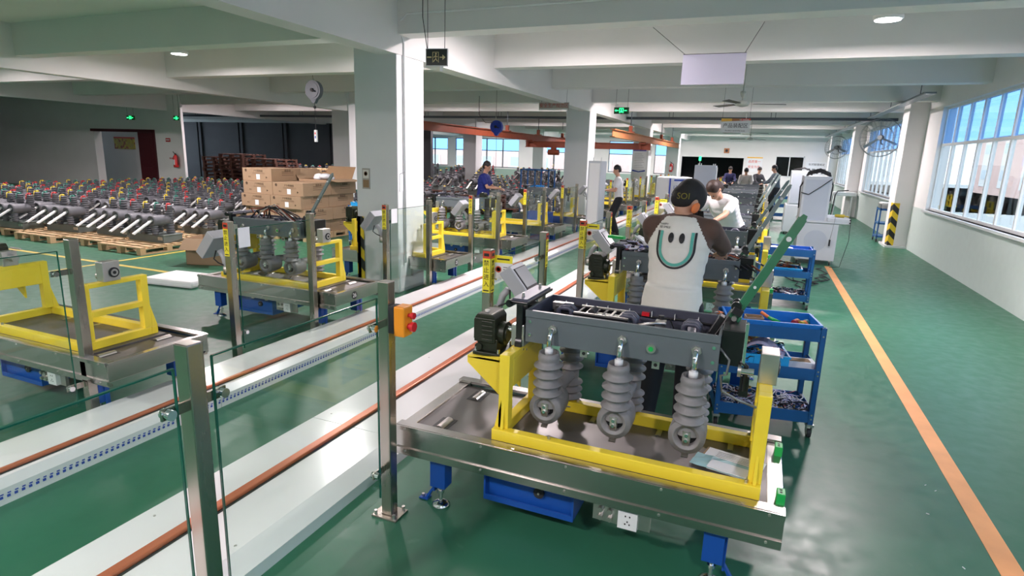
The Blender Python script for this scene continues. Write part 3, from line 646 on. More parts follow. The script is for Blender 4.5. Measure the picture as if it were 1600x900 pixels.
def make_unit(lod=1, lever_m='lever', open_=True, inside=True):
    t = thing('switch_unit', '', 'switchgear')   # origin at the bottom centre of the tank
    b = MB(); L = .95; Dp = .40; H = .17; w_ = .012; Tm = M['tank']; Ti = M['tankin']
    x0 = -L / 2
    b.box(x0, -x0, -Dp / 2, -Dp / 2 + w_, 0, H, Tm); b.box(x0, -x0, Dp / 2 - w_, Dp / 2, 0, H, Tm); b.box(x0, x0 + w_, -Dp / 2 + w_, Dp / 2 - w_, 0, H, Tm); b.box(-x0 - w_, -x0, -Dp / 2 + w_, Dp / 2 - w_, 0, H, Tm)
    b.box(x0 + w_, -x0 - w_, -Dp / 2 + w_, Dp / 2 - w_, 0, .012, Tm)
    b.box(x0, -x0, -Dp / 2 - .008, -Dp / 2, H - .035, H, Tm)
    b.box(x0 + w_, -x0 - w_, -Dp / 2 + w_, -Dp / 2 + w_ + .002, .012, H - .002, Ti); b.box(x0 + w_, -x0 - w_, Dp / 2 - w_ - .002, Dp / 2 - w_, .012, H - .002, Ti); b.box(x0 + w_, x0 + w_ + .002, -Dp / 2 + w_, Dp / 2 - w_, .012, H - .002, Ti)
    tk = b.build('tank', t, bev=.002)
    b = MB()
    for x in (-.31, .02, .33):
        for y in (-.06, .0): b.tube([(x - .035, y, .10), (x - .035, y, .155), (x - .02, y, .168), (x + .02, y, .168), (x + .035, y, .155), (x + .035, y, .10)], .013, Ti, n=8)
        b.cyl((x, -.11, .08), (x, .12, .08), .045, Ti, n=14)
    b.box(-.25, .03, -.11, -.10, .08, .165, M['black']); b.box(-.25, .03, .045, .055, .08, .165, M['black'])
    b.box(-.25, .03, -.112, -.098, .160, .168, M['zinc']); b.box(-.25, .03, .043, .057, .160, .168, M['zinc'])
    for q in range(7): b.box(-.24 + .042 * q, -.228 + .042 * q, -.10, .045, .15, .160, M['zinc'] if q in (1, 4, 5) else M['black'])
    b.cyl((-.2, -.03, .15), (.02, -.03, .15), .010, M['zinc'], n=8); b.cyl((-.17, -.06, .16), (-.17, .02, .16), .018, M['rubber'], n=12)
    b.box(-.42, -.31, .06, .10, .12, .16, M['zinc']); b.cyl((-.38, .0, .13), (-.30, .0, .13), .03, M['rubber'], n=14)
    b.tube([(.08, -.1, .14), (.16, -.08, .155), (.2, -.02, .14)], .008, M['zinc'], n=8); b.box(.15, .2, -.02, .03, .12, .15, M['zinc']); b.cyl((.17, .05, .1), (.17, .05, .165), .015, M['ink'], n=12)
    b.build('mechanism', t)
    b = MB(); b.tube([(-.42, .17, .14), (-.3, .175, .125), (-.1, .175, .13), (.1, .175, .118), (.3, .175, .125), (.42, .16, .12)], .006, M['rubber'], n=6)
    for q in range(7):
        xx = -.38 + q * .12; b.box(xx, xx + .004, .168, .184, .118, .148, M['white'])
    b.tube([(.2, .17, .12), (.25, .1, .05), (.24, .0, .03)], .004, M['rubber'], n=6); b.tube([(.35, .17, .13), (.38, .05, .08), (.3, -.1, .06)], .004, M['rubber'], n=6)
    b.box(.05, .09, .165, .19, .12, .14, M['red'])
    b.build('wiring', t)
    for i, x in enumerate((-.325, .03, .375)):
        b = MB(); pole_mb(b, x, 1, M['insul']); p = b.build('pole', t)
        b = MB(); terminal(b, x, 1); b.build('terminal', p)
        b = MB(); pts = [(x, -.20, .085), (x, -.235, .082), (x, -.25, .06), (x, -.25, -.03)]
        b.tube(pts, .013, M['chrome'], n=10); b.cyl((x, -.20, .085), (x, -.212, .085), .024, M['zinc'], n=6); b.lathe([(.021, -.03), (.021, .0)], M['white'], T(x, -.25, 0), n=14)
        b.build('lead_pipe', p)
    b = MB(); b.cyl((.17, -.20, .065), (.17, -.218, .065), .022, M['zinc'], n=16); b.cyl((.17, -.218, .065), (.17, -.222, .065), .012, M['green'], n=12)
    b.build('plug', t)
    for x_ in (-.45, .45):
        for z in (.04, .11): b = MB(); b.cyl((x_, -.2, z), (x_, -.206, z), .009, M['chrome'], n=8); b.build('rivet', tk)
    for x in (-.17, .19):
        b = MB(); b.box(x - .018, x + .018, -.16, -.154, -.05, .0, M['zinc']); b.cyl((x, -.161, -.03), (x, -.1535, -.03), .009, M['ink'], n=12); b.build('lifting_lug', t)
    return t
unit = make_unit()
def make_lever(m, dx=.33, dz=.65, wide=.042):
    b = MB(); p0 = Vector((0, 0, 0)); p1 = Vector((dx, .12, dz)); d = (p1 - p0).normalized(); s_ = Vector((0, 1, 0)).cross(d).normalized()
    X = Matrix.Translation(p0) @ Matrix((( s_.x, 0, d.x, 0), (s_.y, 1, d.y, 0), (s_.z, 0, d.z, 0), (0, 0, 0, 1)))
    L = (p1 - p0).length
    b.prism([(-wide / 2, .12), (wide / 2, .12), (wide / 2, L - .04), (wide / 4, L), (-wide / 4, L), (-wide / 2, L - .04)], -.006, .006, m, 'y', X)
    b.box(-wide / 2, wide / 2, .010, .018, .15, L - .02, m, X)
    b.cyl(X @ Vector((0, -.006, L - .13)), X @ Vector((0, -.014, L - .13)), .012, M['white'], n=12)
    b.cyl(X @ Vector((0, -.006, L - .40)), X @ Vector((0, -.014, L - .40)), .007, M['white'], n=12)
    o = b.build('bar', None, bev=.002)
    c = MB()
    for yy in (-.04, .025): c.box(-.030, .022, yy, yy + .035, -.10, .22, M['black'], X); c.cyl(X @ Vector((-.02, yy, .22)), X @ Vector((-.02, yy + .035, .22)), .024, M['black'], n=12)
    c.box(-.06, -.03, -.02, .04, -.05, .14, M['black'], X)
    c.box(-.03, .03, -.04, .06, .16, .19, M['lever'], X); c.cyl(X @ Vector((0, -.06, .17)), X @ Vector((0, .07, .17)), .012, M['zinc'], n=10)
    q = c.build('lever_root', o, bev=.004)
    return o
def clamp_arm(t, side):
    b = MB(); K = M['black']
    if side < 0:
        x = -.475 - .035; b.prism([(-.10, .17), (.0, .17), (.0, .02), (-.075, .0), (-.10, .03)], x, x + .03, K, 'x')
        x -= .012; b.cyl((x, -.17, -.02), (x + .035, -.17, -.02), .06, K, n=20); b.prism([(-.22, .2), (-.15, .2), (-.125, -.0), (-.215, -.0)], x + .0, x + .035, K, 'x')
        b.box(x - .04, x + .06, -.22, .18, .195, .21, K); b.cyl((x - .04, -.22, .195), (x - .04, -.16, .195), .02, K, n=12)
        o = b.build('clamp_arm', t, bev=.003)
        c = MB(); c.box(x + -.03, x + .05, -.2, .16, .21, .222, M['tankin'])
        for yy in (-.15, .1): c.cyl((x + .01, yy, .22), (x + .01, yy, .245), .008, M['zinc'], n=6)
        c.build('clamp_plate', o)
        c = MB()
        for a in range(5): c.cyl((x + .03, -.17 + .04 * math.cos(a * 1.26), -.02 + .04 * math.sin(a * 1.26)), (x + .042, -.17 + .04 * math.cos(a * 1.26), -.02 + .04 * math.sin(a * 1.26)), .007, M['chrome'], n=6)
        c.build('bolt', o)
    else:
        x = .475; b.box(x, x + .10, -.15, .08, .02, .19, K)
        b.build('clamp_arm', t, bev=.004)
        b = MB(); b.box(x + .098, x + .112, -.16, -.12, .03, .23, M['chrome']); b.tube([(x + .09, -.15, .05), (x + .12, -.15, .03), (x + .12, -.15, -.09)], .012, K, n=8)
        b.box(x + .10, x + .14, -.15, -.13, -.12, -.02, K)
        b.build('clamp_handle', t, bev=.002)
clamp_arm(unit, -1); clamp_arm(unit, 1)
unit2 = copy_tree(unit)
lv = make_lever(M['lever']); lv.name = 'lever'; lv.parent = unit; lv.location = (.44, .02, .06)
b = MB(); b.tube([(.475, -.16, .1), (.52, -.16, .05), (.515, -.165, -.02), (.49, -.16, -.03), (.50, -.12, -.12), (.58, -.1, -.16), (.66, -.05, -.2)], .006, M['wire'], n=6); b.build('hose', unit)
# ------------------------------------------------------------------ control panel on an arm
def make_hmi(sx):
    t = thing('control_panel', '', 'control panel')
    X = T(.155 * sx, .03, 1.055) @ R(sx * .88, 'Y') @ Matrix.Scale(1.22, 4)
    b = MB(); b.box(-.10, .10, -.075, .10, -.045, .03, M['hmi'], X); b.build('housing', t, bev=.006)
    b = MB(); b.box(-.075, .065, -.055, .10, .03, .034, M['ink'], X); b.box(-.07, .045, -.05, .095, .034, .036, M['screen'], X); b.build('screen', t)
    b = MB(); b.tube([(.07 * sx, .02, 1.0), (.03 * sx, .02, .95), (.0 * sx, .02, .84)], .024, M['hmi'], n=12); b.lathe([(.03, .80), (.034, .84), (.03, .88)], M['zinc'], T(0, .02, 0), n=16); b.box(-.04 * sx if sx > 0 else 0, 0 if sx > 0 else .04, 0, .05, .80, .84, M['zinc'])
    b.build('arm', t)
    b = MB(); b.tube([(.09 * sx, .0, 1.0), (.10 * sx, -.02, .93), (.05 * sx, -.02, .90), (.01 * sx, .0, .88)], .006, M['rubber'], n=6); b.build('cable', t)
    return t
hr = make_hmi(1); hl = make_hmi(-1); h1 = h2 = False

# right row
NR = 12
for k in range(NR):
    y = RY0 + SP * k; S_ = ORD[k]
    place(plat_r, k > 0, (RX, y, 0), 0, 'steel roller platform on blue feet with green bumpers, %s in the right row' % S_)
    place(fix, k > 0, (RX, y, 0), 0, 'yellow turning frame with dark gearbox on the %s right-row platform' % S_)
    zo = .93; lab = 'open grey switchgear tank with three grey insulator poles at the %s right-row station' % S_
    if k == 0: u = place(unit, False, (RX + .13, y + .50, zo), 0, lab)
    else: u = place(unit2, True, (RX + .13, y + .50, zo), 0, lab)
    if k == 1:
        l2 = make_lever(M['leverz'], .36, .74, .034); l2.name = 'lever'; l2.parent = u; l2.location = (.42, 0, .04)
        lz = l2
    elif k in (2, 3, 4):
        c = copy_tree(lz, u); c.location = (.44, .02, .04)
        if k == 2: c.rotation_euler.y = .06
    if k < 10: place(hr, h1, (-1.55, 3.5 + SP * k, 0), 0, 'tilted grey control panel on the labelled post of the %s right-row station' % S_); h1 = True
# left row
ucount = 0
for k in range(0, 11):
    y = LY0 + SP * k; S_ = ORD[k]
    place(plat_l, k > 0, (LX, y, 0), 0, 'steel roller platform on blue feet, %s in the left row' % S_)
    place(fix, True, (LX - .26, y, 0), 0, 'yellow turning frame on the %s left-row platform' % S_)
    if k in (1, 3, 5, 6, 8):
        u = place(unit2, True, (LX - .20, y + .50, .93), 0, 'grey switchgear tank with hanging poles at the %s left-row station' % S_)
        if k == 1: c = copy_tree(lz, u); c.location = (.34, 0, .1); c.scale = (.9, 1, .8)
    if k < 9: place(hl, h2, (-4.13, 3.6 + SP * k, 0), 0, 'grey control panel facing left behind the %s left-row label' % S_); h2 = True
# number plates on the end rails of the left platforms
for k, s_ in ((1, '26'), (2, '25')):
    t = None
    pl = [o for o in bpy.data.objects if o.name.startswith('roller_platform') and abs(o.location.x - LX) < .01 and abs(o.location.y - (LY0 + SP * k)) < .01][0]
    b = MB(); b.cyl((.952, .30, .395), (.954, .30, .395), .042, M['ink'], n=24); text_mb(b, s_, .062, M['white'], T(.9545, .30, .395) @ FACE_PX, .001); b.build('number_plate', pl)
for o in [o for o in bpy.data.objects if o.name.startswith('roller_platform') and abs(o.location.x - LX) < .01]:
    b = MB(); b.box(.9415, .952, .0, .76, .335, .455, M['rail']); b.box(.9415, .965, 0, .76, .455, .469, M['rail']); b.build('end_plate', o, bev=.002)

# papers on the near platform
t = thing('document_bag', 'papers in a clear teal bag lying on the nearest platform deck', 'papers', (.03, 2.80, .453), -.22)
b = MB(); b.box(-.15, .12, -.02, .10, 0, .004, M['paper']); b.box(-.16, -.14, -.02, .1, 0, .003, M['card'])
for z in range(5): b.box(-.10, .08, .01 + z * .016, .014 + z * .016, .004, .0045, M['wire'])
b.build('paper', t)
vs = []; fs = []
for i in range(9):
    for j in range(6): vs.append((-.18 + .30 * i / 8, -.13 + .13 * j / 5, .008 + .006 * random.random()))
for i in range(8):
    for j in range(5): fs.append((i * 6 + j, i * 6 + j + 1, i * 6 + j + 7, i * 6 + j + 6))
b = MB(); b.add(vs, fs, M['tealpaper']); b.box(-.10, .08, -.12, -.04, .002, .016, M['bagm']); b.build('bag', t)

def drop(o):
    for c in list(o.children): drop(c)
    bpy.data.objects.remove(o)
drop(unit2)

# ------------------------------------------------------------------ tool carts
def make_cart():
    t = thing('tool_cart', '', 'cart'); N = M['navy']; Wd = .66; Dp = .38; H = .80
    for x in (0, Wd - .035):
        for y in (0, Dp - .035):
            l = MB(); l.box(x, x + .035, y, y + .004, .10, H, N); l.box(x if x > 0 else 0, x + .004 if x == 0 else x + .004, y, y + .035, .10, H, N)
            l.box(x, x + .035, y + .031, y + .035, .10, H, N); l.box(x + .031, x + .035, y, y + .035, .10, H, N)
            for z in (.14, .17, .46, .49, .74): l.cyl((x + .018, y, z), (x + .018, y - .004, z), .006, M['zinc'], n=8)
            lg = l.build('leg', t)
            c = MB(); cx, cy = x + .018, y + .018
            c.cyl((cx - .012, cy, .032), (cx + .012, cy, .032), .032, M['rubber'], n=18); c.cyl((cx - .014, cy, .032), (cx + .014, cy, .032), .016, M['zinc'], n=12)
            c.box(cx - .02, cx - .015, cy - .014, cy + .014, .03, .085, M['zinc']); c.box(cx + .015, cx + .02, cy - .014, cy + .014, .03, .085, M['zinc']); c.box(cx - .025, cx + .025, cy - .025, cy + .025, .083, .10, M['zinc'])
            c.build('caster', lg)
    for z in (.11, .42, .70):
        b = MB(); h = .085
        b.box(.004, Wd - .004, .004, Dp - .004, z + .03, z + .036, N); b.box(.004, Wd - .004, .002, .006, z, z + h, N); b.box(.004, Wd - .004, Dp - .006, Dp - .002, z, z + h, N)
        b.box(.002, .006, .004, Dp - .004, z, z + h, N); b.box(Wd - .006, Wd - .002, .004, Dp - .004, z, z + h, N)
        b.build('tray', t)
    return t
cart = make_cart()
def heap(name, label, cat, w_, d, n, mats, r=.004, h=.05, seed=1):
    rnd = random.Random(seed); b = MB()
    for q in range(n):
        x = rnd.uniform(0, w_); y = rnd.uniform(0, d); z = rnd.uniform(r, h); a = rnd.uniform(0, 2 * PI); P = [(x, y, z)]
        L = rnd.uniform(.08, .3) / 7
        for k in range(7):
            a += rnd.uniform(-.9, .9); x = min(max(x + L * math.cos(a), 0), w_); y = min(max(y + L * math.sin(a), 0), d); z = min(max(z + rnd.uniform(-.018, .018), r), h); P.append((x, y, z))
        b.tube(P, r * rnd.uniform(.6, 1.3), rnd.choice(mats), n=5, caps=False)
    o = b.build(name); return tag(o, label, cat, kind='stuff')
def bin_(label, m, W_, D_, H_, X, rz=0):
    t = thing('plastic_bin', label, 'bin', X, rz); b = MB(); w = .006
    b.box(0, W_, 0, D_, 0, w, m); b.box(0, W_, 0, w, w, H_, m); b.box(0, W_, D_ - w, D_, w, H_, m); b.box(0, w, w, D_ - w, w, H_, m); b.box(W_ - w, W_, w, D_ - w, w, H_, m)
    b.box(-.008, W_ + .008, -.008, 0, H_ - .014, H_, m); b.box(-.008, W_ + .008, D_, D_ + .008, H_ - .014, H_, m); b.box(-.008, 0, 0, D_, H_ - .014, H_, m); b.box(W_, W_ + .008, 0, D_, H_ - .014, H_, m)
    for q in range(5): b.box(W_ * (q + .4) / 5, W_ * (q + .4) / 5 + .008, -.006, 0, .01, H_ - .014, m)
    b.build('bin_body', t); return t
def rel(loc, rz, x, y, z): c, s = math.cos(rz), math.sin(rz); return (loc[0] + c * x - s * y, loc[1] + s * x + c * y, loc[2] + z)
cl = [((-.14, 4.22, 0), .17), ((.07, 8.40, 0), .03), ((.42, 22.2, 0), 0)]
cls = ['blue three-tier tool cart standing closest, right of the near yellow frame', 'second blue tool cart, in front of the grey test bench', 'farthest blue tool cart beside the man in grey-blue']
for i, (L_, a) in enumerate(cl): place(cart, i > 0, L_, a, cls[i], None)
L_, a = cl[0]
bin_('shallow blue tray bin on top of the closest tool cart', M['bin'], .60, .33, .075, rel(L_, a, .03, .025, .737), a)
bin_('light blue bin of wires on the middle shelf of the closest cart', M['cyanbin'], .44, .30, .11, rel(L_, a, .02, .03, .457), a)
for n_, lab, cat, W_, D_, n, ms, r, h, px, pz, sd in (
    ('wire_heap', 'heap of coloured wire harnesses in the light blue middle bin', 'wires', .42, .28, 70, [M['ink'], M['capy'], M['ink'], M['capr'], M['rust2'], M['navy']], .004, .14, .03, .465, 3),
    ('wire_heap', 'tangle of white and black cable ends on the lowest shelf of the closest cart', 'wires', .62, .33, 150, [M['wires3'], M['ink'], M['bagm'], M['purplepaper'], M['wires']], .004, .055, .02, .148, 4)):
    o = heap(n_, lab, cat, W_, D_, n, ms, r, h, sd); o.location = rel(L_, a, px, .03, pz); o.rotation_euler.z = a
t = thing('screwdriver', 'orange and green handled tool lying across the blue top tray', 'tool', rel(L_, a, .40, .20, .765), a + 2.2)
b = MB(); b.tube([(0, 0, .0), (.05, 0, .004), (.10, 0, .01)], [.012, .014, .011], M['green'], n=10); b.build('handle', t)
b = MB(); b.cyl((.10, 0, .01), (.17, 0, .03), .012, M['orangeear'], n=10); b.build('grip', t)
t = thing('tape_roll', 'bundle of red and yellow tape rolls in the blue top tray', 'tape', rel(L_, a, .53, .17, .745), a)
for q in range(5): b = MB(); b.cyl((.02 * q - .04, .03 * math.sin(q * 2), .028), (.02 * q - .026, .03 * math.sin(q * 2) + .01, .032), .027, M[('capr', 'rust2', 'capy', 'orangeear', 'capg')[q]], n=16); b.build('roll', t)
t = thing('small_carton', 'small open brown carton in the blue top tray', 'carton', rel(L_, a, .17, .16, .744), a)
b = MB(); b.box(0, .12, 0, .10, 0, .004, M['cardin']); b.box(0, .12, 0, .004, 0, .05, M['card']); b.box(0, .12, .096, .10, 0, .05, M['card']); b.box(0, .004, 0, .1, 0, .05, M['card']); b.box(.116, .12, 0, .1, 0, .05, M['card']); b.build('carton_body', t)
b = MB(); b.cyl((0, 0, .012), (.14, .02, .05), .013, M['orangeear'], n=10); b.cyl((.14, .02, .05), (.22, .03, .07), .006, M['zinc'], n=8); tag(b.build('file_tool', None, loc=rel(L_, a, .02, .25, .77), rz=-1.9), 'orange handled tool at the left end of the blue top tray', 'tool')
b = MB(); b.box(0, .20, 0, .12, 0, .05, M['foam']); b.box(.03, .17, .02, .10, .049, .052, M['cardin']); tag(b.build('foam_box', None, loc=rel(L_, a, .46, .12, .457), rz=a, bev=.006), 'grey-brown foam block on the middle shelf at the right end', 'box')
vs = [(.24 * i / 8, .16 * j / 5, .04 * math.sin(i * .55) + .012 * math.sin(j * 1.4)) for i in range(9) for j in range(6)]
b = MB(); b.add(vs, [(i * 6 + j, i * 6 + 6 + j, i * 6 + 7 + j, i * 6 + 1 + j) for i in range(8) for j in range(5)], M['purplepaper']); o = b.build('plastic_sheet', None, loc=rel(L_, a, .18, .07, .60), rz=a - .3); sm = o.modifiers.new('thick', 'SOLIDIFY'); sm.thickness = .003; tag(o, 'crumpled lilac paper bag on the wires of the closest cart', 'bag')
L_, a = cl[1]
bin_('blue tray on top of the second tool cart', M['blue'], .58, .33, .06, rel(L_, a, .04, .025, .737), a)
bin_('light blue bin under the copper harnesses of the second cart', M['cyanbin'], .50, .30, .08, rel(L_, a, .03, .03, .457), a)
o = heap('wire_heap', 'heap of copper-coloured harnesses on the second cart', 'wires', .46, .26, 70, [M['rust2'], M['ink'], M['rust'], M['wires2']], .005, .12, 5); o.location = rel(L_, a, .05, .05, .466)
o = heap('wire_heap', 'dark and white cables on the lowest shelf of the second cart', 'wires', .58, .32, 90, [M['ink'], M['wires3'], M['paper']], .005, .07, 6); o.location = rel(L_, a, .03, .03, .148)
b = MB(); b.ell((0, 0, .03), (.05, .04, .03), M['paper'], 10); b.ell((-.18, .05, .03), (.10, .03, .028), M['paper'], 10); tag(b.build('rag', None, loc=rel(L_, a, .36, .15, .74)), 'crumpled white rag on the blue tray of the second cart', 'rag')
t = thing('glue_bucket', 'small white paint tub with a blue label on the floor behind the near station', 'tub', (-.42, 3.62, 0))
b = MB(); b.lathe([(.034, 0), (.042, .085), (.045, .088), (.045, .10), (.038, .10)], M['white'], n=20); b.build('tub_body', t); b = MB(); b.lathe([(.0385, .045), (.0435, .08)], M['blueink'], n=20, caps=False, sx=1.01, sy=1.01); b.build('tub_label', t)

# ------------------------------------------------------------------ test benches, cabinets
def bench(label, x, y, tower_only=False, side='l'):
    t = thing('test_bench', label, 'test cabinet', (x, y, 0)); W_ = M['cab']; P = M['cabpanel']
    b = MB(); b.box(0, .68, 0, .9, .09, .80, W_); b.build('base_cabinet', t, bev=.008)
    b = MB(); b.box(.05, .63, -.006, 0, .14, .76, M['cab']); b.cyl((.32, -.006, .46), (.32, -.009, .46), .20, P, n=36); b.build('panel', t)
    b = MB(); b.box(-.01, .47, .04, .80, .80, 1.66, W_); tw = b.build('tower', t, bev=.01)
    b = MB(); b.box(.03, .43, .032, .04, .84, 1.60, P); b.build('tower_panel', tw, bev=.003)
    b = MB(); b.box(-.02, .86, -.03, .92, .80, .84, W_); b.box(-.02, .86, -.03, .92, .84, .915, W_) if False else None
    b.box(.47, .86, -.03, .90, .84, .90, W_); b.build('table_top', t, bev=.006)
    for zz in (.83, .885):
        b = MB(); b.cyl((.85, -.034, zz), (.85, -.05, zz), .013, M['ink'], n=12); b.build('knob', t)
    for xx in (.05, .62):
        for yy in (.06, .84):
            b = MB(); b.cyl((xx - .012, yy, .035), (xx + .012, yy, .035), .035, M['rubber'], n=16); b.box(xx - .02, xx + .02, yy - .02, yy + .02, .06, .09, M['zinc']); b.build('caster', t)
    b = MB()
    for q in range(4):
        dz = q * .02
        b.tube([(-.03, .3, 1.1 - dz), (-.05, .2, 1.45), (.06, .12, 1.74 - dz), (.25, .1, 1.80 - dz), (.42, .12, 1.73 - dz), (.50, .15, 1.5), (.49, .2, 1.2)], .011, M['rubber'], n=6)
    b.tube([(-.03, .02, 1.35), (.1, .0, 1.32), (.3, .0, 1.48), (.46, .02, 1.62)], .008, M['rubber'], n=6)
    b.tube([(.86, -.04, .9), (.87, -.06, .5), (.80, -.08, .12), (.78, -.1, .01), (.6, -.25, .01)], .005, M['rubber'], n=6)
    b.tube([(.6, -.04, .93), (.58, -.07, .7), (.56, -.05, .5)], .004, M['wire'], n=6); b.box(.545, .575, -.06, -.04, .38, .5, M['rubber'])
    b.build('cable', t)
    return t
bench('grey wheeled test bench with a tall tower looped by black hoses', .72, 12.55)
b = MB(); b.cyl((0, 0, .03), (.16, -.03, .03), .03, M['capy'], n=14); b.cyl((.16, -.03, .03), (.24, -.04, .02), .012, M['capy'], n=10); b.box(-.2, .02, -.05, .08, 0, .008, M['paper']); tag(b.build('hand_tool', None, loc=(1.34, 12.85, .902)), 'yellow tool with papers on the worktop of the grey test bench', 'tool')
t2 = thing('grey_cabinet', 'second tall grey test cabinet behind the bench with black hoses', 'cabinet', (.62, 17.6, 0))
b = MB(); b.box(0, .52, 0, .9, .08, .80, M['cab']); b.build('base_cabinet', t2, bev=.01); b = MB(); b.box(.06, .5, .02, .7, .80, 1.70, M['cab']); b.box(.09, .46, .012, .02, .84, 1.66, M['cabpanel']); b.build('tower', t2, bev=.01)
b = MB(); b.tube([(.1, .1, 1.72), (.35, .1, 1.78), (.54, .15, 1.70), (.58, .2, 1.2), (.56, .1, .6)], .02, M['rubber'], n=8); b.build('cable', t2)
for x in (.05, .45):
    b = MB(); b.cyl((x - .015, .05, .04), (x + .015, .05, .04), .04, M['rubber'], n=14); b.build('caster', t2)
t = thing('signal_cabinet', 'tall pale grey electrical cabinet with a green signal lamp on top', 'cabinet', (-1.48, 14.3, 0))
b = MB(); b.box(0, .46, 0, .45, .05, 1.78, M['cabpanel']); b.build('cabinet_body', t, bev=.008); b = MB(); b.box(.46, .475, .04, .41, .1, 1.74, M['white']); b.build('door', t, bev=.004)
b = MB(); b.cyl((.08, .2, 1.78), (.08, .2, 1.88), .008, M['zinc'], n=8); b.cyl((.08, .2, 1.88), (.08, .2, 1.98), .028, M['glow'], n=14); b.build('signal_lamp', t)
b = MB()
for x in (.05, .11, .38, .42): b.cyl((x, .3, 1.78), (x, .3, 1.82), .012, M['zinc'], n=8)
b.build('eyebolt', t)
t = thing('signal_cabinet', 'pale cabinet standing among the left row just right of the second pillar', 'cabinet', (-3.72, 13.35, 0))
b = MB(); b.box(0, .30, 0, .5, .05, 1.80, M['cab']); b.build('cabinet_body', t, bev=.008); b = MB(); b.box(.03, .27, -.012, 0, .1, 1.75, M['white']); b.build('door', t, bev=.004)
for x in (.06, .24): b = MB(); b.cyl((x, .2, 1.8), (x, .2, 1.88), .012, M['white'], n=8); b.build('eyebolt', t)
# white covered machine with blue lettering, by the far right posts
t = thing('covered_machine', 'machine under a white sheet with blue stripes and lettering', 'machine', (-2.62, 16.2, 0))
def rough_box(b, x0, x1, y0, y1, z0, z1, m, n=7, amp=.03, seed=2):
    rnd = random.Random(seed); nx = n
    for face in range(5):
        vs = []
        for i in range(nx + 1):
            for j in range(nx + 1):
                u = i / nx; v = j / nx; e = amp * (0 if i in (0, nx) or j in (0, nx) else 1) * rnd.uniform(-1, 1)
                if face == 0: p = (x0 + (x1 - x0) * u, y0 + e, z0 + (z1 - z0) * v)
                elif face == 1: p = (x1 + e, y0 + (y1 - y0) * u, z0 + (z1 - z0) * v)
                elif face == 2: p = (x0 + (x1 - x0) * u, y1 + e, z0 + (z1 - z0) * v)
                elif face == 3: p = (x0 + e, y0 + (y1 - y0) * u, z0 + (z1 - z0) * v)
                else: p = (x0 + (x1 - x0) * u, y0 + (y1 - y0) * v, z1 + e)
                vs.append(p)
        b.add(vs, [(i * (nx + 1) + j, (i + 1) * (nx + 1) + j, (i + 1) * (nx + 1) + j + 1, i * (nx + 1) + j + 1) for i in range(nx) for j in range(nx)], m, True)
b = MB(); rough_box(b, 0, .80, 0, 1.0, .0, 1.42, M['whitec']); b.build('sheet', t)
b = MB(); b.box(.34, .38, -.045, -.035, .5, 1.4, M['blueink']); b.box(.46, .80, -.045, -.035, 1.34, 1.38, M['blueink']); b.box(.42, .60, -.045, -.035, .98, 1.01, M['blueink']); text_mb(b, '17 AB', .13, M['blueink'], T(.60, -.045, 1.17) @ FACE_NY); b.build('lettering', t)

# ------------------------------------------------------------------ people
def capsules(b, pts, m=None):
    m = m or M['skin']
    for (p0, r0, p1, r1) in pts: b.caps_(Vector(p0), r0, Vector(p1), r1, m, 12)
def fuse(name, b, vox, parent, mats, classify=None, smooth=6):
    o = b.build('tmp_' + name); o.data.materials.clear()
    rm = o.modifiers.new('r', 'REMESH'); rm.mode = 'VOXEL'; rm.voxel_size = vox; rm.use_smooth_shade = True
    s = o.modifiers.new('s', 'SMOOTH'); s.iterations = smooth; s.factor = .5
    dg = bpy.context.evaluated_depsgraph_get(); me = bpy.data.meshes.new_from_object(o.evaluated_get(dg)); me.name = name
    bpy.data.objects.remove(o)
    me.materials.clear()
    for m in mats: me.materials.append(m)
    if classify:
        for p in me.polygons: p.material_index = classify(p.center)
    for p in me.polygons: p.use_smooth = True
    r = bpy.data.objects.new(name, me); C.objects.link(r); r.parent = parent; return r
def ik(s, h, l1, l2, pole):
    d = h - s; L = min(d.length, (l1 + l2) * .985); d = d.normalized(); a = (l1 * l1 - l2 * l2 + L * L) / (2 * L)
    hgt = math.sqrt(max(0, l1 * l1 - a * a)); pv = pole - d * pole.dot(d); pv = pv.normalized()
    return s + d * a + pv * hgt, s + d * L
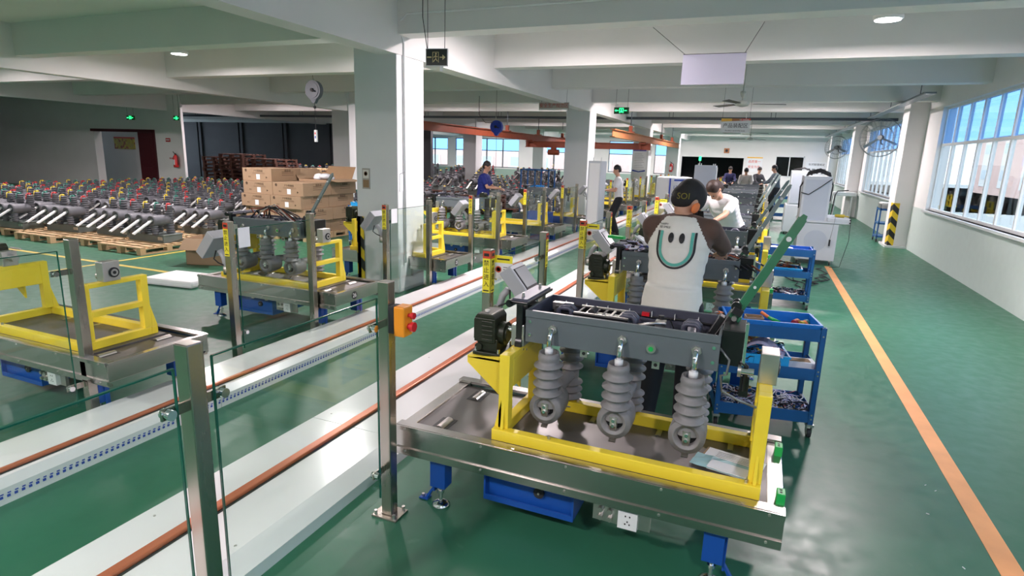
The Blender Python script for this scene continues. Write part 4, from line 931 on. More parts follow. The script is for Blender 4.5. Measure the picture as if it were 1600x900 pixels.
def person(label, loc, rz, lean=.15, pitch=.5, yaw=0, sc_=1.0, hands=None, shirt='whitec', sleeve=None, long_=False, trousers='dark', hair='hair', vox=.014, long_hair=False, feet=None, raglan=None, side=0, cap=False, shoes='rubber', bulk=1.0, elbow_out=.6, nl=.155):
    t = thing('person', label, 'person', loc, rz); t.scale = (sc_,) * 3
    V = Vector; hip = V((0, -.25 * math.sin(lean), .92)); u = V((side, math.sin(lean), math.cos(lean))).normalized()
    neck = hip + u * .50; chest = hip + u * .36; waist = hip + u * .12
    hd = V((side * .6 + math.sin(yaw) * .2, math.sin(lean + pitch * .5), math.cos(lean + pitch * .5))).normalized()
    head = neck + u * .03 + hd * nl
    f = MB(); S = M['skin']
    HX = T(*head) @ R(-yaw, 'Z') @ R(-(lean * .6 + pitch), 'X')
    f.ell((0, -.01, .02), (.073, .092, .095), S, 18, HX); f.ell((0, .02, -.045), (.054, .065, .062), S, 14, HX); f.ell((0, .068, -.085), (.028, .025, .02), S, 10, HX)
    f.caps_(HX @ V((0, .088, .0)), .010, HX @ V((0, .103, -.028)), .014, S, 8)
    for sx in (-1, 1): f.ell((sx * .074, -.012, -.012), (.012, .022, .032), S, 10, HX)
    for sx in (-1, 1): f.ell((sx * .012, .089, -.058), (.02, .010, .007), S, 8, HX)
    f.caps_(neck - u * .03, .056, neck + u * .04 + hd * .05, .048, S)
    # torso
    def torso(b, g, m):
        for a, rx, ry in ((0.0, .145, .110), (.07, .141, .108), (.14, .140, .105), (.21, .144, .106), (.28, .152, .110), (.35, .162, .112), (.41, .162, .100)):
            c = hip + u * a; Xf = T(*c) @ R(-lean, 'X'); b.ell((0, 0, 0), (rx * bulk + g, ry * bulk + g, .12), m, 18, Xf)
        b.ell((0, 0, 0), (.10 + g, .07 + g, .06), m, 14, T(*(hip + u * .46)) @ R(-lean, 'X'))
    torso(f, -.012, S)
    hands = hands or [(-.16, .42, 1.05), (.16, .42, 1.05)]
    sh = MB(); torso(sh, .006, S)
    for i, sx in enumerate((-1, 1)):
        s = neck - u * .055 + V((sx * .165, 0, 0)); e, hnd = ik(s, V(hands[i]), .275, .25, V((sx * elbow_out, -.3, -.7)))
        f.caps_(s, .046, e, .036, S); f.caps_(e, .038, hnd, .025, S)
        sh.caps_(neck - u * .02 + V((sx * .05, 0, 0)), .055, s, .062, S)
        sh.caps_(s, .062 * bulk, e, .052, S) if long_ else sh.caps_(s, .062, s + (e - s) * .62, .060, S)
        if long_: sh.caps_(e, .050, e + (hnd - e) * .86, .036, S)
        dr = (hnd - e).normalized(); sd = dr.cross(V((0, 0, 1)))
        sd = sd.normalized() if sd.length > .1 else V((1, 0, 0)); dn = dr.cross(sd).normalized()
        if dn.z > 0: dn = -dn
        pc = hnd + dr * .045
        Xh = Matrix((( sd.x, dr.x, dn.x, pc.x), (sd.y, dr.y, dn.y, pc.y), (sd.z, dr.z, dn.z, pc.z), (0, 0, 0, 1)))
        f.ell((0, 0, 0), (.040, .050, .017), S, 12, Xh)
        fr = max(.0085, vox * .72)
        for q in range(4):
            ox = (-1.5 + q) * .021; ln = (.030, .036, .034, .026)[q]
            a_ = Xh @ V((ox, .035, 0)); b_ = Xh @ V((ox * 1.1, .035 + ln, .008)); c_ = Xh @ V((ox * 1.12, .035 + ln + .018, .030))
            f.caps_(a_, fr, b_, fr * .95, S, 8); f.caps_(b_, fr * .95, c_, fr * .85, S, 8)
        th = -sx
        f.caps_(Xh @ V((th * .03, -.02, .0)), fr * 1.2, Xh @ V((th * .055, .015, .012)), fr, S, 8); f.caps_(Xh @ V((th * .055, .015, .012)), fr, Xh @ V((th * .05, .042, .022)), fr * .9, S, 8)
    feet = feet or [(-.11, -.02), (.11, .04)]
    tr = MB(); tr.ell(tuple(hip), (.150 * bulk, .115 * bulk, .12), S, 18)
    for i, sx in enumerate((-1, 1)):
        hp = hip + V((sx * .085, 0, -.03)); an = V((feet[i][0], feet[i][1], .09)); kn, an = ik(hp, an, .43, .42, V((0, 1, 0)))
        f.caps_(hp, .07, kn, .05, S); f.caps_(kn, .05, an, .036, S); f.caps_(an, .036, an + V((0, .03, -.045)), .034, S); f.caps_(an + V((0, -.03, -.05)), .03, an + V((0, .12, -.06)), .026, S)
        tr.caps_(hp, .095 * bulk, kn, .072, S); tr.caps_(kn, .072, an + V((0, 0, .02)), .058, S)
        so = MB(); so.ell((an.x, an.y - .01, .052), (.044, .055, .05), M[shoes], 12); so.ell((an.x, an.y + .08, .04), (.046, .10, .038), M[shoes], 12); so.box(an.x - .042, an.x + .042, an.y - .06, an.y + .16, 0, .018, M[shoes])
        fuse('shoe', so, .012, t, [M[shoes]], smooth=2)
    fuse('body', f, vox, t, [M['skin']], smooth=3)
    fuse('trousers', tr, max(vox, .014), t, [M[trousers]], smooth=5)
    cf = None
    if raglan:
        cl_ = neck + u * .04
        def cf(p):
            rel_ = p - cl_; down = -rel_.dot(u)
            return 1 if (abs(rel_.x) > .065 + max(0, down) * .55 and abs(rel_.x) > .06 and down < .24) or abs(rel_.x) > .185 or down < .035 else 0
        torso_b = sh; Xf = T(*(hip + u * .0)) @ R(-lean * .3, 'X'); sh.ell((0, .0, -.04), (.155 * bulk, .125 * bulk, .16), S, 18, Xf); sh.ell((0, .0, -.10), (.172 * bulk, .145 * bulk, .18), S, 20, Xf); sh.lathe([(.168 * bulk, -.20), (.16 * bulk, -.02), (.145 * bulk, .1)], S, Xf, 24, 1, .86)
    shirt_o = fuse('shirt', sh, max(vox * .9, .010), t, [M[shirt]] + ([M[raglan]] if raglan else []), cf, smooth=7)
    hb = MB(); hm = M[hair]
    hb.ell((0, -.022, .036), (.082, .095, .092), hm, 20, HX); hb.ell((0, -.045, -.01), (.076, .070, .075), hm, 16, HX)
    if long_hair:
        hb.ell((0, -.07, -.05), (.07, .05, .08), hm, 14, HX); hb.caps_(HX @ V((0, -.10, -.02)), .045, HX @ V((.02, -.12, -.14)), .03, hm)
    fuse('hair', hb, .012, t, [hm], smooth=2)
    for sx in (-1, 1):
        e_ = MB(); e_.ell((sx * .030, .083, .008), (.012, .006, .006), M['ink'], 8, HX); e_.build('eye', t)
    return t, shirt_o, HX, neck, u, hip
# the woman in the raglan shirt, seen from behind
pw, shirt_o, HX, neck, u, hip = person('person in a cream brown-sleeved shirt with a smiling face, by the second station', (-.45, 3.84, 0), -.05, lean=.22, pitch=.85, yaw=.5, sc_=1.07, nl=.085,
    hands=[(-.20, .60, 1.16), (.20, .58, 1.14)], shirt='cream', raglan='brown', long_=True, trousers='dark', hair='hair', vox=.009, bulk=1.14, elbow_out=1.5, shoes='white')
# print on the back
bpy.context.view_layer.update()
bv = BVHTree.FromPolygons([v.co.copy() for v in shirt_o.data.vertices], [tuple(p.vertices) for p in shirt_o.data.polygons])
def decal(pts2, faces, m, name, off=.0035):
    vs = []
    for (x, z) in pts2:
        h, nrm, i_, d_ = bv.ray_cast(Vector((x, -1.5, z)), Vector((0, 1, 0)))
        vs.append((x, (h.y if h else -.1) - off, z))
    b = MB(); b.add(vs, faces, m); o = b.build(name, shirt_o); return o
def ustrip(cx, zt, w_, hgt, r0, r1, m, name, off):
    P = []; n = 40
    for i in range(n + 1):
        s_ = i / n
        if s_ < .2: p = (-w_, -hgt * .45 * (s_ / .2)); nn = (1, 0)
        elif s_ > .8: p = (w_, -hgt * .45 * ((1 - s_) / .2)); nn = (-1, 0)
        else:
            a = PI + PI * (s_ - .2) / .6; p = (w_ * math.cos(a), -hgt * .45 + hgt * .55 * math.sin(a)); nn = (-math.cos(a), -math.sin(a))
        for r in (r0, (r0 + r1) / 2, r1): P.append((cx + p[0] + nn[0] * r, zt + p[1] + nn[1] * r))
    F = [(i * 3 + j, i * 3 + j + 1, i * 3 + j + 4, i * 3 + j + 3) for i in range(n) for j in (0, 1)]
    return decal(P, F, m, name, off)
ZP = 1.345
ustrip(.0, ZP, .110, .21, -.002, .010, M['ink'], 'smile_outline', .0035)
ustrip(.0, ZP, .110, .21, .013, .030, M['teal'], 'smile_band', .004)
for ex in (-.030, .032):
    P = [(ex, ZP - .035)]
    for r in (.5, 1):
        for q in range(20): P.append((ex + .016 * r * math.cos(q * PI / 10), ZP - .035 + .029 * r * math.sin(q * PI / 10)))
    F = [(0, 1 + q, 1 + (q + 1) % 20) for q in range(20)] + [(1 + q, 21 + q, 21 + (q + 1) % 20, 1 + (q + 1) % 20) for q in range(20)]
    decal(P, F, M['ink'], 'eye_print', .004)
def text_decal(body, size, x, z, m, name):
    tb = MB(); text_mb(tb, body, size, m, Matrix.Identity(4), .0005, cx=False)
    vs = []
    for (a, c_, d_) in tb.v:
        h, nrm, i_, dd = bv.ray_cast(Vector((x + a, -1.5, z + c_)), Vector((0, 1, 0))); vs.append((x + a, (h.y if h else -.1) - .004, z + c_))
    b = MB(); b.add(vs, tb.f, m); b.build(name, shirt_o)
text_decal('HAPPY', .017, -.108, ZP + .032, M['ink'], 'shirt_text'); text_decal('BE SMILE', .017, -.108, ZP + .015, M['ink'], 'shirt_text')
b = MB(); b.ell((0, -.015, .045), (.093, .108, .098), M['capc'], 22, HX); b.ell((0, -.05, .0), (.082, .070, .075), M['capc'], 16, HX)
b.ell((0, -.045, -.03), (.074, .055, .06), M['capc'], 16, HX)
cp = fuse('cap', b, .01, pw, [M['capc']], smooth=3)
b = MB(); b.ell((.082, .01, -.035), (.014, .028, .04), M['orangeear'], 12, HX); b.build('ear_cover', pw)
b = MB(); b.prism([(-.06, .09), (.06, .09), (.05, .16), (0, .175), (-.05, .16)], .0, .006, M['capc'], 'z', HX @ T(0, 0, .05) @ R(-.15, 'X')); b.build('brim', cp)
hv = BVHTree.FromPolygons([v.co.copy() for v in cp.data.vertices], [tuple(p.vertices) for p in cp.data.polygons])
tb = MB(); text_mb(tb, 'SOI', .05, M['capt'], Matrix.Identity(4), .0005); hc = HX @ Vector((0, -.02, .04)); vs = []
for (a, c_, d_) in tb.v:
    h, n_, i_, dd = hv.ray_cast(Vector((hc.x + a - .02, hc.y - .6, hc.z + c_ - .0)), Vector((0, 1, 0))); vs.append((hc.x + a - .02, (h.y if h else hc.y - .1) - .004, hc.z + c_))
b = MB(); b.add(vs, tb.f, M['capt']); b.build('cap_text', cp)
# person in the white T-shirt bending over station three
_, so2, *_r = person('person in a white T-shirt bending forward behind the one in the cream shirt', (-.42, 8.55, 0), 2.65, lean=.72, pitch=.7, yaw=0, sc_=1.08, hands=[(-.16, .62, 1.0), (.16, .62, 1.0)], shirt='whitec', trousers='dark', hair='hairb', vox=.012, long_hair=True, bulk=1.2, elbow_out=1.2)
person('person in a royal blue polo shirt working at the left row', (-5.95, 12.5, 0), -PI / 2 + .15, lean=.08, pitch=.45, hands=[(-.13, .36, 1.10), (.13, .38, 1.12)], shirt='bluec', trousers='jeans', hair='hair', vox=.012, sc_=1.0, bulk=1.28)
person('person in a grey-blue jacket turned left at the end of the right row', (.42, 24.4, 0), PI / 2 + .1, lean=.14, pitch=.35, hands=[(-.14, .40, 1.05), (.14, .42, 1.05)], shirt='greyc', long_=True, trousers='dark', vox=.02, sc_=1.06, bulk=1.35)
person('person in a pale grey sweater bowing over the far end of the right row', (-.62, 24.2, 0), PI, lean=.25, pitch=.8, hands=[(-.2, .42, 1.0), (.2, .42, 1.0)], shirt='beigec', long_=True, trousers='dark', vox=.02, bulk=1.3)
person('person in black standing right behind the one in the pale sweater', (-.22, 26.45, 0), PI + .5, lean=.1, pitch=.5, shirt='dark', long_=True, trousers='dark', vox=.022)
person('person in dark navy half hidden in front of the dark doorway', (-1.30, 26.5, 0), PI, lean=.2, pitch=.6, shirt='navyc', long_=True, trousers='dark', vox=.022)
person('person in a white T-shirt standing in the left row beyond the second pillar', (-3.25, 14.5, 0), PI / 2 + .3, lean=.1, pitch=.3, hands=[(-.12, .30, 1.1), (.12, .30, 1.1)], shirt='whitec', trousers='dark', vox=.018)

# things in the station tanks
o = heap('wire_heap', 'bundle of black and grey wires spilling over the left end of the second tank', 'wires', .30, .24, 60, [M['ink'], M['ink'], M['wires3'], M['purplepaper']], .007, .16, 9); o.location = (-1.08, 5.02, 1.02)
b = MB(); b.box(0, .15, 0, .05, 0, .025, M['green']); tag(b.build('terminal_block', None, loc=(-1.20, 5.06, 1.19), rz=-.25, bev=.004), 'bright green block on top of the wires at the second tank', 'block')
b = MB(); b.caps_(Vector((0, 0, 0)), .05, Vector((.2, .02, -.05)), .045, M['paper']); b.caps_(Vector((0, 0, 0)), .03, Vector((-.09, .03, .06)), .012, M['paper'])
for q in range(4): b.caps_(Vector((-.04, .02 * q - .03, .02)), .012, Vector((-.11, .025 * q - .04, .07 - .01 * q)), .009, M['paper'], 8)
tag(fuse('work_glove', b, .008, None, [M['paper']]), 'white work glove lying on the second tank', 'glove'); bpy.data.objects['work_glove'].location = (-.85, 5.10, 1.16)

# ------------------------------------------------------------------ finished switch units in stock, upright
def stock_unit(lod=1):
    t = thing('stock_switch_unit', '', 'switchgear') if lod else None
    def tankm(b):
        m = M['tankg']; b.box(-.46, .46, -.19, .19, 0, .14, m); b.box(.32, .44, -.2, -.19, .05, .11, M['zinc']); b.box(-.48, .48, -.2, .2, .13, .145, m)
        b.box(-.44, -.30, -.30, -.10, .145, .22, m)
    if lod:
        b = MB(); tankm(b); b.build('tank', t, bev=.006, seg=1)
        for i, x in enumerate((-.30, 0, .30)):
            b = MB(); pole_up(b, x); p = b.build('pole', t)
            b = MB(); b.ell((x, .085, .67), (.04, .04, .028), M[('capy', 'capg', 'capr')[i]], 12); b.tube([(x, .085, .69), (x + .06, .0, .68), (x + .10, -.04, .58)], .008, M[('capy', 'capg', 'capr')[i]], n=6); b.build('cap', p)
            b = MB(); Xr = T(x, -.26, .41) @ R(.52, 'X'); b.box(-.026, .026, -.42, 0, -.012, .012, M['white'], Xr); b.build('contact_bar', p)
        return t
    b = MB(); tankm(b)
    for i, x in enumerate((-.30, 0, .30)):
        pole_up(b, x, 0); b.ell((x, .085, .67), (.04, .04, .028), M[('capy', 'capg', 'capr')[i]], 8)
        b.box(-.022, .022, -.40, 0, -.012, .012, M['zinc'], T(x, -.26, .41) @ R(.52, 'X'))
    o = b.build('stock_switch_unit'); return tag(o, '', 'switchgear')
def pole_up(b, x, lod=1):
    n = 16 if lod else 8; m = M['insul3'] if lod else M['insul2']
    b.lathe([(.04, .14)] + shed_prof(.05, .066, 5 if lod else 4, .15, .34), m, T(x, -.22, 0), n)
    b.lathe(shed_prof(.060, .080, 12 if lod else 7, .14, .66), m, T(x, .085, 0), n)
    X = T(x, -.16, .40) @ R(PI / 2, 'X')
    b.lathe([(.05, -.24), (.088, -.20), (.096, -.05), (.098, .08), (.094, .12), (.074, .125), (.07, .09), (.03, .09)], m, X, n + 2)
# pallets
def make_pallet(m, name='pallet'):
    b = MB(); w_ = 1.1; d = 1.1
    for q in range(7): b.box(-w_ / 2, w_ / 2, -d / 2 + q * d / 6.6, -d / 2 + q * d / 6.6 + .10, .11, .132, m)
    for x in (-w_ / 2, -.05, w_ / 2 - .1):
        b.box(x, x + .1, -d / 2, d / 2, .088, .11, m)
        for y in (-d / 2, -.05, d / 2 - .1): b.box(x, x + .1, y, y + .1, .022, .088, m)
        b.box(x, x + .1, -d / 2, d / 2, 0, .022, m)
    o = b.build(name); return tag(o, '', 'pallet')
pal = make_pallet(M['wood']); su_ = stock_unit(1); pu = suu = False
rows = []
for ix in range(7):
    for iy in range(7): rows.append((-10.18 - 1.22 * ix, 7.25 + 1.16 * iy + .15 * (ix % 2), ix, iy))
rn = ['nearest', 'second', 'third', 'fourth', 'fifth', 'sixth', 'seventh']
for (x, y, ix, iy) in rows:
    if x < -19 or (y > 13.5 and x > -11.5): continue
    if x > -11.3 and 8.7 < y < 12.0: continue
    o = place(pal, pu, (x, y, 0), 0, 'wooden pallet under switch units in the stock area on the left', 'pallets of the stock area'); pu = True
    if ix == 0 and iy == 0: o['label'] = 'wooden pallet at the corner of the stock area nearest the yellow line'; del o['group']
    for dy in ((.18,) if ix < 3 else (-.24, .26)):
        s = place(su_, suu, (x + random.uniform(-.05, .05), y + dy, .132), random.uniform(-.05, .05), 'grey upright switch unit with coloured caps on a pallet in the left stock', 'switch units stocked on the left'); suu = True
        if ix < 3:
            s['label'] = 'grey upright switch unit with silver bars, %s pallet along, %s file from the yellow line' % (rn[iy], ('first', 'second', 'third')[ix])
            o['label'] = 'wooden pallet of the left stock, %s one along, %s file from the yellow line' % (rn[iy], ('first', 'second', 'third')[ix])
            for q_ in (s, o):
                if 'group' not in q_: q_['group'] = 'pallets of the stock area'
# distant stock, low detail single meshes
su0 = stock_unit(0); u0 = False; cnt = 0
for iy in range(11):
    for ix in range(11):
        x = -8.2 - 1.15 * ix + .3 * (iy % 2); y = 17.2 + 1.25 * iy
        if (-12.9 < x < -11.9) and (24.2 < y < 25.4): continue
        if x < -14 and 22.6 < y < 26: continue
        if x < -8.2 - 1.15 * 8 and y < 24: continue
        up = .1 + (.55 if (ix + iy) % 3 == 0 else 0)
        if up > .3:
            o_ = make_pallet(M['darkwood']) if cnt == 0 else None
            if o_: dp = o_; o_.location = (x, y, 0)
        o = place(su0, u0, (x, y, .132 if up < .3 else .60), random.uniform(-.1, .1), 'dark grey switch unit standing in the far stock before the windows', 'switch units in the far stock'); u0 = True; cnt += 1
        p = dp.copy() if cnt > 1 else dp
        if cnt > 1: C.objects.link(p)
        p.location = (x, y, 0 if up < .3 else .468); p['label'] = 'dark pallet under the units of the far stock'; p['group'] = 'pallets of the far stock'
        if up > .3:
            for z in (0, .156, .312):
                q = dp.copy(); C.objects.link(q); q.location = (x, y, z); q['label'] = 'dark pallet under the units of the far stock'; q['group'] = 'pallets of the far stock'
# dark pallet stacks at the left back
pst = 0
for (x, y, n) in ((-18.6, 16.6, 11), (-17.3, 16.2, 12), (-16.1, 16.5, 11), (-15.0, 15.9, 8), (-17.9, 15.2, 4)):
    for q in range(n):
        o = dp.copy(); C.objects.link(o); o.location = (x + random.uniform(-.04, .04), y, .134 * q); o['label'] = 'dark wooden pallet in the tall stacks before the grey partition'; o['group'] = 'dark stacked pallets'
for (x, y, n) in ((-14.3, 16.6, 9), (-13.3 - .1, 17.9, 9)):
    for q in range(n):
        o = copy_tree(pal); o.location = (x, y, .134 * q); o['label'] = 'light wooden pallet in the two small stacks behind the cartons'; o['group'] = 'light stacked pallets'
# ------------------------------------------------------------------ cartons
def make_carton(w_, d, h):
    t = thing('cardboard_carton', '', 'carton'); b = MB(); b.box(0, w_, 0, d, 0, h, M['card']); b.box(w_ * .0, w_, d / 2 - .002, d / 2 + .002, h, h + .001, M['cardin']); b.build('carton_body', t, bev=.006)
    b = MB()
    text_mb(b, '户外断路器', .05, M['print'], T(w_ * .55, -.001, h * .78) @ FACE_NY, .001); b.box(w_ * .35, w_ * .78, -.002, 0, h * .62, h * .635, M['print']); b.box(w_ * .35, w_ * .78, -.002, 0, h * .55, h * .56, M['print'])
    b.lathe([(.03, 0), (.03, .001), (.018, .001), (.018, 0)], M['print'], T(w_ * .12, -.001, h * .8) @ R(PI / 2, 'X'), n=16)
    b.lathe([(.026, 0), (.026, .001), (.014, .001), (.014, 0)], M['print'], T(w_ * .82, -.001, h * .3) @ R(PI / 2, 'X'), n=3)
    text_mb(b, '向上', .04, M['print'], T(w_ * .25, -.001, h * .3) @ FACE_NY, .001)
    for z in (.72, .6, .45): b.box(w_, w_ + .002, d * .35, d * .75, h * z, h * z + .008, M['print'])
    text_mb(b, '断路器', .06, M['print'], T(w_ + .001, d * .55, h * .82) @ FACE_PX, .001)
    b.build('carton_print', t)
    b = MB(); b.box(w_ * .48, w_ * .60, -.003, -.001, h * .12, h * .52, M['paper']); b.build('label_sheet', t); return t
cw, cd, ch = .79, .84, .258
car = make_carton(cw, cd, ch); cu_ = False
# a block of cartons on a platform of pallets; layers in brick bond
CX0 = -10.12; CY0 = 9.40
for lay in range(4):
    off = (.0, .05, -.02, .03)[lay]
    for i in range(2):
        for j in range(2):
            o = place(car, cu_, (CX0 + off + i * .80, CY0 + j * .85 + off * .5, .134 + lay * .262), 0, 'brown printed carton in the big stack, %s, %s %s' % (('bottom layer', 'second layer', 'third layer', 'fourth layer')[lay], ('front', 'back')[j], ('left', 'right')[i])); cu_ = True
o = place(car, True, (CX0 - .02, CY0 + .06, .134 + 4 * .262), 0, 'brown carton alone on the very top left of the big stack')
for i in range(2):
    for j in range(2):
        o = copy_tree(pal); o.scale = (.74, .78, 1); o.location = (CX0 + .4 + i * .83, CY0 + .44 + j * .87, 0); o['label'] = 'wooden pallet under the big carton stack'; o['group'] = 'pallets under the cartons'
t = thing('open_carton', 'opened carton with raised flaps and white film on top of the stack', 'carton', (CX0 + .85, CY0 + .75, .134 + 4 * .262), 0)
b = MB(); W_, D_, H_ = .76, .84, .05; m = M['card']
b.box(0, W_, 0, .006, 0, H_, m); b.box(0, W_, D_ - .006, D_, 0, H_, m); b.box(0, .006, 0, D_, 0, H_, m); b.box(W_ - .006, W_, 0, D_, 0, H_, m); b.build('carton_body', t)
b = MB(); b.box(0, W_, 0, .006, 0, .30, M['cardin'], T(0, D_, H_) @ R(-.5, 'X')); b.build('flap', t)
b = MB(); b.box(0, .30, 0, D_, 0, .006, M['card'], T(W_, 0, H_) @ R(.12, 'Y')); b.build('flap', t)
b = MB(); b.box(-.3, 0, 0, D_, 0, .006, M['card'], T(0, 0, H_) @ R(.75, 'Y')); b.build('flap', t)
b = MB()
for q in range(9): b.ell((.35 + .3 * random.random(), .1 + .4 * random.random(), .07 + .05 * random.random()), (.12, .10, .06), M['bagm'], 10)
b.build('film', t)
t = thing('open_carton', 'open cardboard box standing on the floor behind the number 26 platform', 'carton', (-8.35, 6.55, 0), .35)
b = MB(); b.box(0, .62, 0, .008, 0, .42, M['card']); b.box(0, .62, .5, .508, 0, .42, M['card']); b.box(0, .008, 0, .5, 0, .42, M['card']); b.box(.612, .62, 0, .5, 0, .42, M['card']); b.box(0, .62, 0, .5, 0, .008, M['cardin']); b.build('carton_body', t)
for X_ in (T(0, 0, .42) @ R(2.3, 'X'),): b = MB(); b.box(0, .62, 0, .006, 0, .24, M['card'], X_); b.build('flap', t)
b = MB(); b.box(0, .006, 0, .5, 0, .22, M['card'], T(0, 0, .42) @ R(-1.9, 'Y')); b.build('flap', t)
b = MB(); b.box(-.40, .40, -.28, .28, 0, .10, M['foam']); tag(b.build('foam_slab', None, loc=(-7.25, 5.62, 0), rz=.12, bev=.03), 'thick white foam slab lying on the green floor at the left', 'foam slab')
b = MB(); b.box(-.05, .05, -.012, 0, 0, 1.0, M['hazard']); b.box(-.05, .0, -.012, .0, 0, 1.0, M['hazard']); b.box(-.062, -.05, -.012, .12, 0, 1.0, M['hazard'])
tag(b.build('corner_guard', None, loc=(-4.96, 6.57, .0)), 'black and yellow striped corner guard on the big near pillar', 'corner guard')
for (x, y) in ((2.905, 16.395), (-4.96, 24.47)):
    b = MB(); b.box(0, .12, -.008, 0, .05, 1.05, M['hazard']); b.box(-.008, 0, -.008, .3, .05, 1.05, M['hazard']); tag(b.build('corner_guard', None, loc=(x, y, 0)), 'hazard striped guard on the right wall pillar' if x > 0 else 'hazard striped guard on the third pillar of the middle row', 'corner guard')

# ------------------------------------------------------------------ signs, reels, fans, crane
def wires2(b, pts, top, r=.003):
    for p in pts: b.cyl(p, (p[0], p[1], top), r, M['fan'], n=6)
t = thing('exit_sign', 'hanging dark exit sign with a gold running figure near the big pillar', 'exit sign', (-2.72, 4.72, 2.60), .18)
b = MB(); b.box(-.10, .10, -.012, .012, 0, .145, M['white']); b.build('sign_box', t, bev=.004)
b = MB(); b.box(-.092, .096, -.015, -.012, .006, .139, M['signdark']); G = M['signgold']
b.box(-.035, -.031, -.017, -.015, .03, .115, G); b.box(.017, .021, -.017, -.015, .03, .115, G); b.box(-.035, .021, -.017, -.015, .111, .115, G)
b.cyl((-.004, -.015, .1), (-.004, -.017, .1), .008, G, n=10)
for a, c in (((-.008, .09), (-.004, .06)), ((-.004, .06), (.008, .04)), ((-.004, .062), (-.02, .045)), ((-.02, .045), (-.026, .035)), ((-.008, .085), (.01, .075)), ((-.008, .085), (-.024, .07))): b.cyl((a[0], -.016, a[1]), (c[0], -.016, c[1]), .0035, G, n=6)
b.box(.03, .06, -.017, -.015, .068, .076, G); b.prism([(.055, .05), (.082, .072), (.055, .094)], -.017, -.015, G, 'y'); b.box(-.085, -.045, -.017, -.015, .068, .078, G); b.build('pictogram', t)
b = MB(); wires2(b, [(-.085, 0, .145), (.07, 0, .145)], 1.15); b.tube([(-.09, 0, .145), (-.13, 0, .4), (-.13, .01, 1.15)], .004, M['fan'], n=6); b.box(.03, .055, -.01, .01, -.04, 0, M['white']); b.build('hanging_wire', t)
def green_sign(label, x, y, z, w_=.36, rz=0):
    t = thing('exit_sign', label, 'exit sign', (x, y, z), rz); b = MB(); b.box(-w_ / 2, w_ / 2, -.015, .015, 0, .15, M['darkglow']); b.build('sign_box', t)
    b = MB(); G = M['glow']; s = w_ / .36
    for (x0, x1, z0, z1) in ((-.05 * s, -.035 * s, .02, .13), (.035 * s, .05 * s, .02, .13), (-.05 * s, .05 * s, .118, .13), (-.01, .01, .07, .11), (-.02, .02, .03, .07), (.07 * s, .13 * s, .065, .085), (-.14 * s, -.07 * s, .065, .085)): b.box(x0, x1, -.018, -.015, z0, z1, G)
    b.prism([(-.13 * s, .045), (-.16 * s, .075), (-.13 * s, .105)], -.018, -.015, G, 'y'); b.build('pictogram', t)
    b = MB(); wires2(b, [(-w_ * .4, 0, .15), (w_ * .4, 0, .15)], 3.75 - z, .004); b.build('hanging_wire', t)
green_sign('green lit exit sign hanging beyond the second pillar', -3.33, 14.6, 2.92, .36)
green_sign('green lit exit sign at the left edge above the red doorway', -21.3, 15.0, 2.68, .42)
green_sign('green lit exit sign above the fire extinguisher pillar', -18.95, 15.0, 2.68, .30)
# white board hanging
t = thing('hanging_board', 'blank lilac-white board hanging from thin wires under the beams', 'board', (-.72, 8.1, 2.81), 0)
b = MB(); b.box(-.39, .36, -.006, .006, 0, .36, M['board']); b.build('board_panel', t); b = MB(); b.box(-.39, .36, -.008, .008, .36, .366, M['fan']); b.cyl((-.37, 0, .365), (-.57, -1.2, .46), .003, M['fan'], n=6); b.cyl((.34, 0, .365), (.55, -1.2, .46), .003, M['fan'], n=6); b.build('hanging_wire', t)
# product assembly sign
t = thing('area_sign', 'hanging white sign with a red and orange band and black Chinese lettering', 'sign', (-.70, 14.2, 2.50), 0)
b = MB(); b.box(-.30, .30, -.01, .01, 0, .30, M['white']); b.build('sign_panel', t)
b = MB(); b.box(-.30, -.08, -.012, -.01, .235, .30, M['signorange']); b.box(-.08, .10, -.012, -.01, .235, .30, M['rust2']); b.box(.10, .30, -.012, -.01, .235, .30, M['signred']); b.prism([(-.3, .235), (.3, .262), (.3, .235)], -.0125, -.010, M['white'], 'y'); text_mb(b, 'NF', .04, M['white'], T(.10, -.013, .272) @ FACE_NY, .001); b.box(.14, .27, -.0135, -.012, .268, .28, M['white']); b.build('colour_band', t)
b = MB(); text_mb(b, '产品装配区', .105, M['ink'], T(0, -.012, .145) @ FACE_NY, .003); text_mb(b, 'Product assembly area', .045, M['ink'], T(0, -.012, .045) @ FACE_NY, .002); b.build('lettering', t)
b = MB(); wires2(b, [(-.28, 0, .3), (.28, 0, .3)], 1.3); b.build('hanging_wire', t)
t = thing('area_sign', 'hanging sign with red lettering high beside the second pillar', 'sign', (-4.6, 13.3, 2.90), 0)
b = MB(); b.box(-.36, .36, -.01, .01, 0, .17, M['beigec']); b.build('sign_panel', t); b = MB(); text_mb(b, '安全生产规范区', .10, M['capr'], T(0, -.012, .10) @ FACE_NY, .002); b.box(-.34, .34, -.012, -.01, .01, .035, M['white']); b.build('lettering', t); b = MB(); wires2(b, [(-.3, 0, .17), (.3, 0, .17)], .88); b.build('hanging_wire', t)
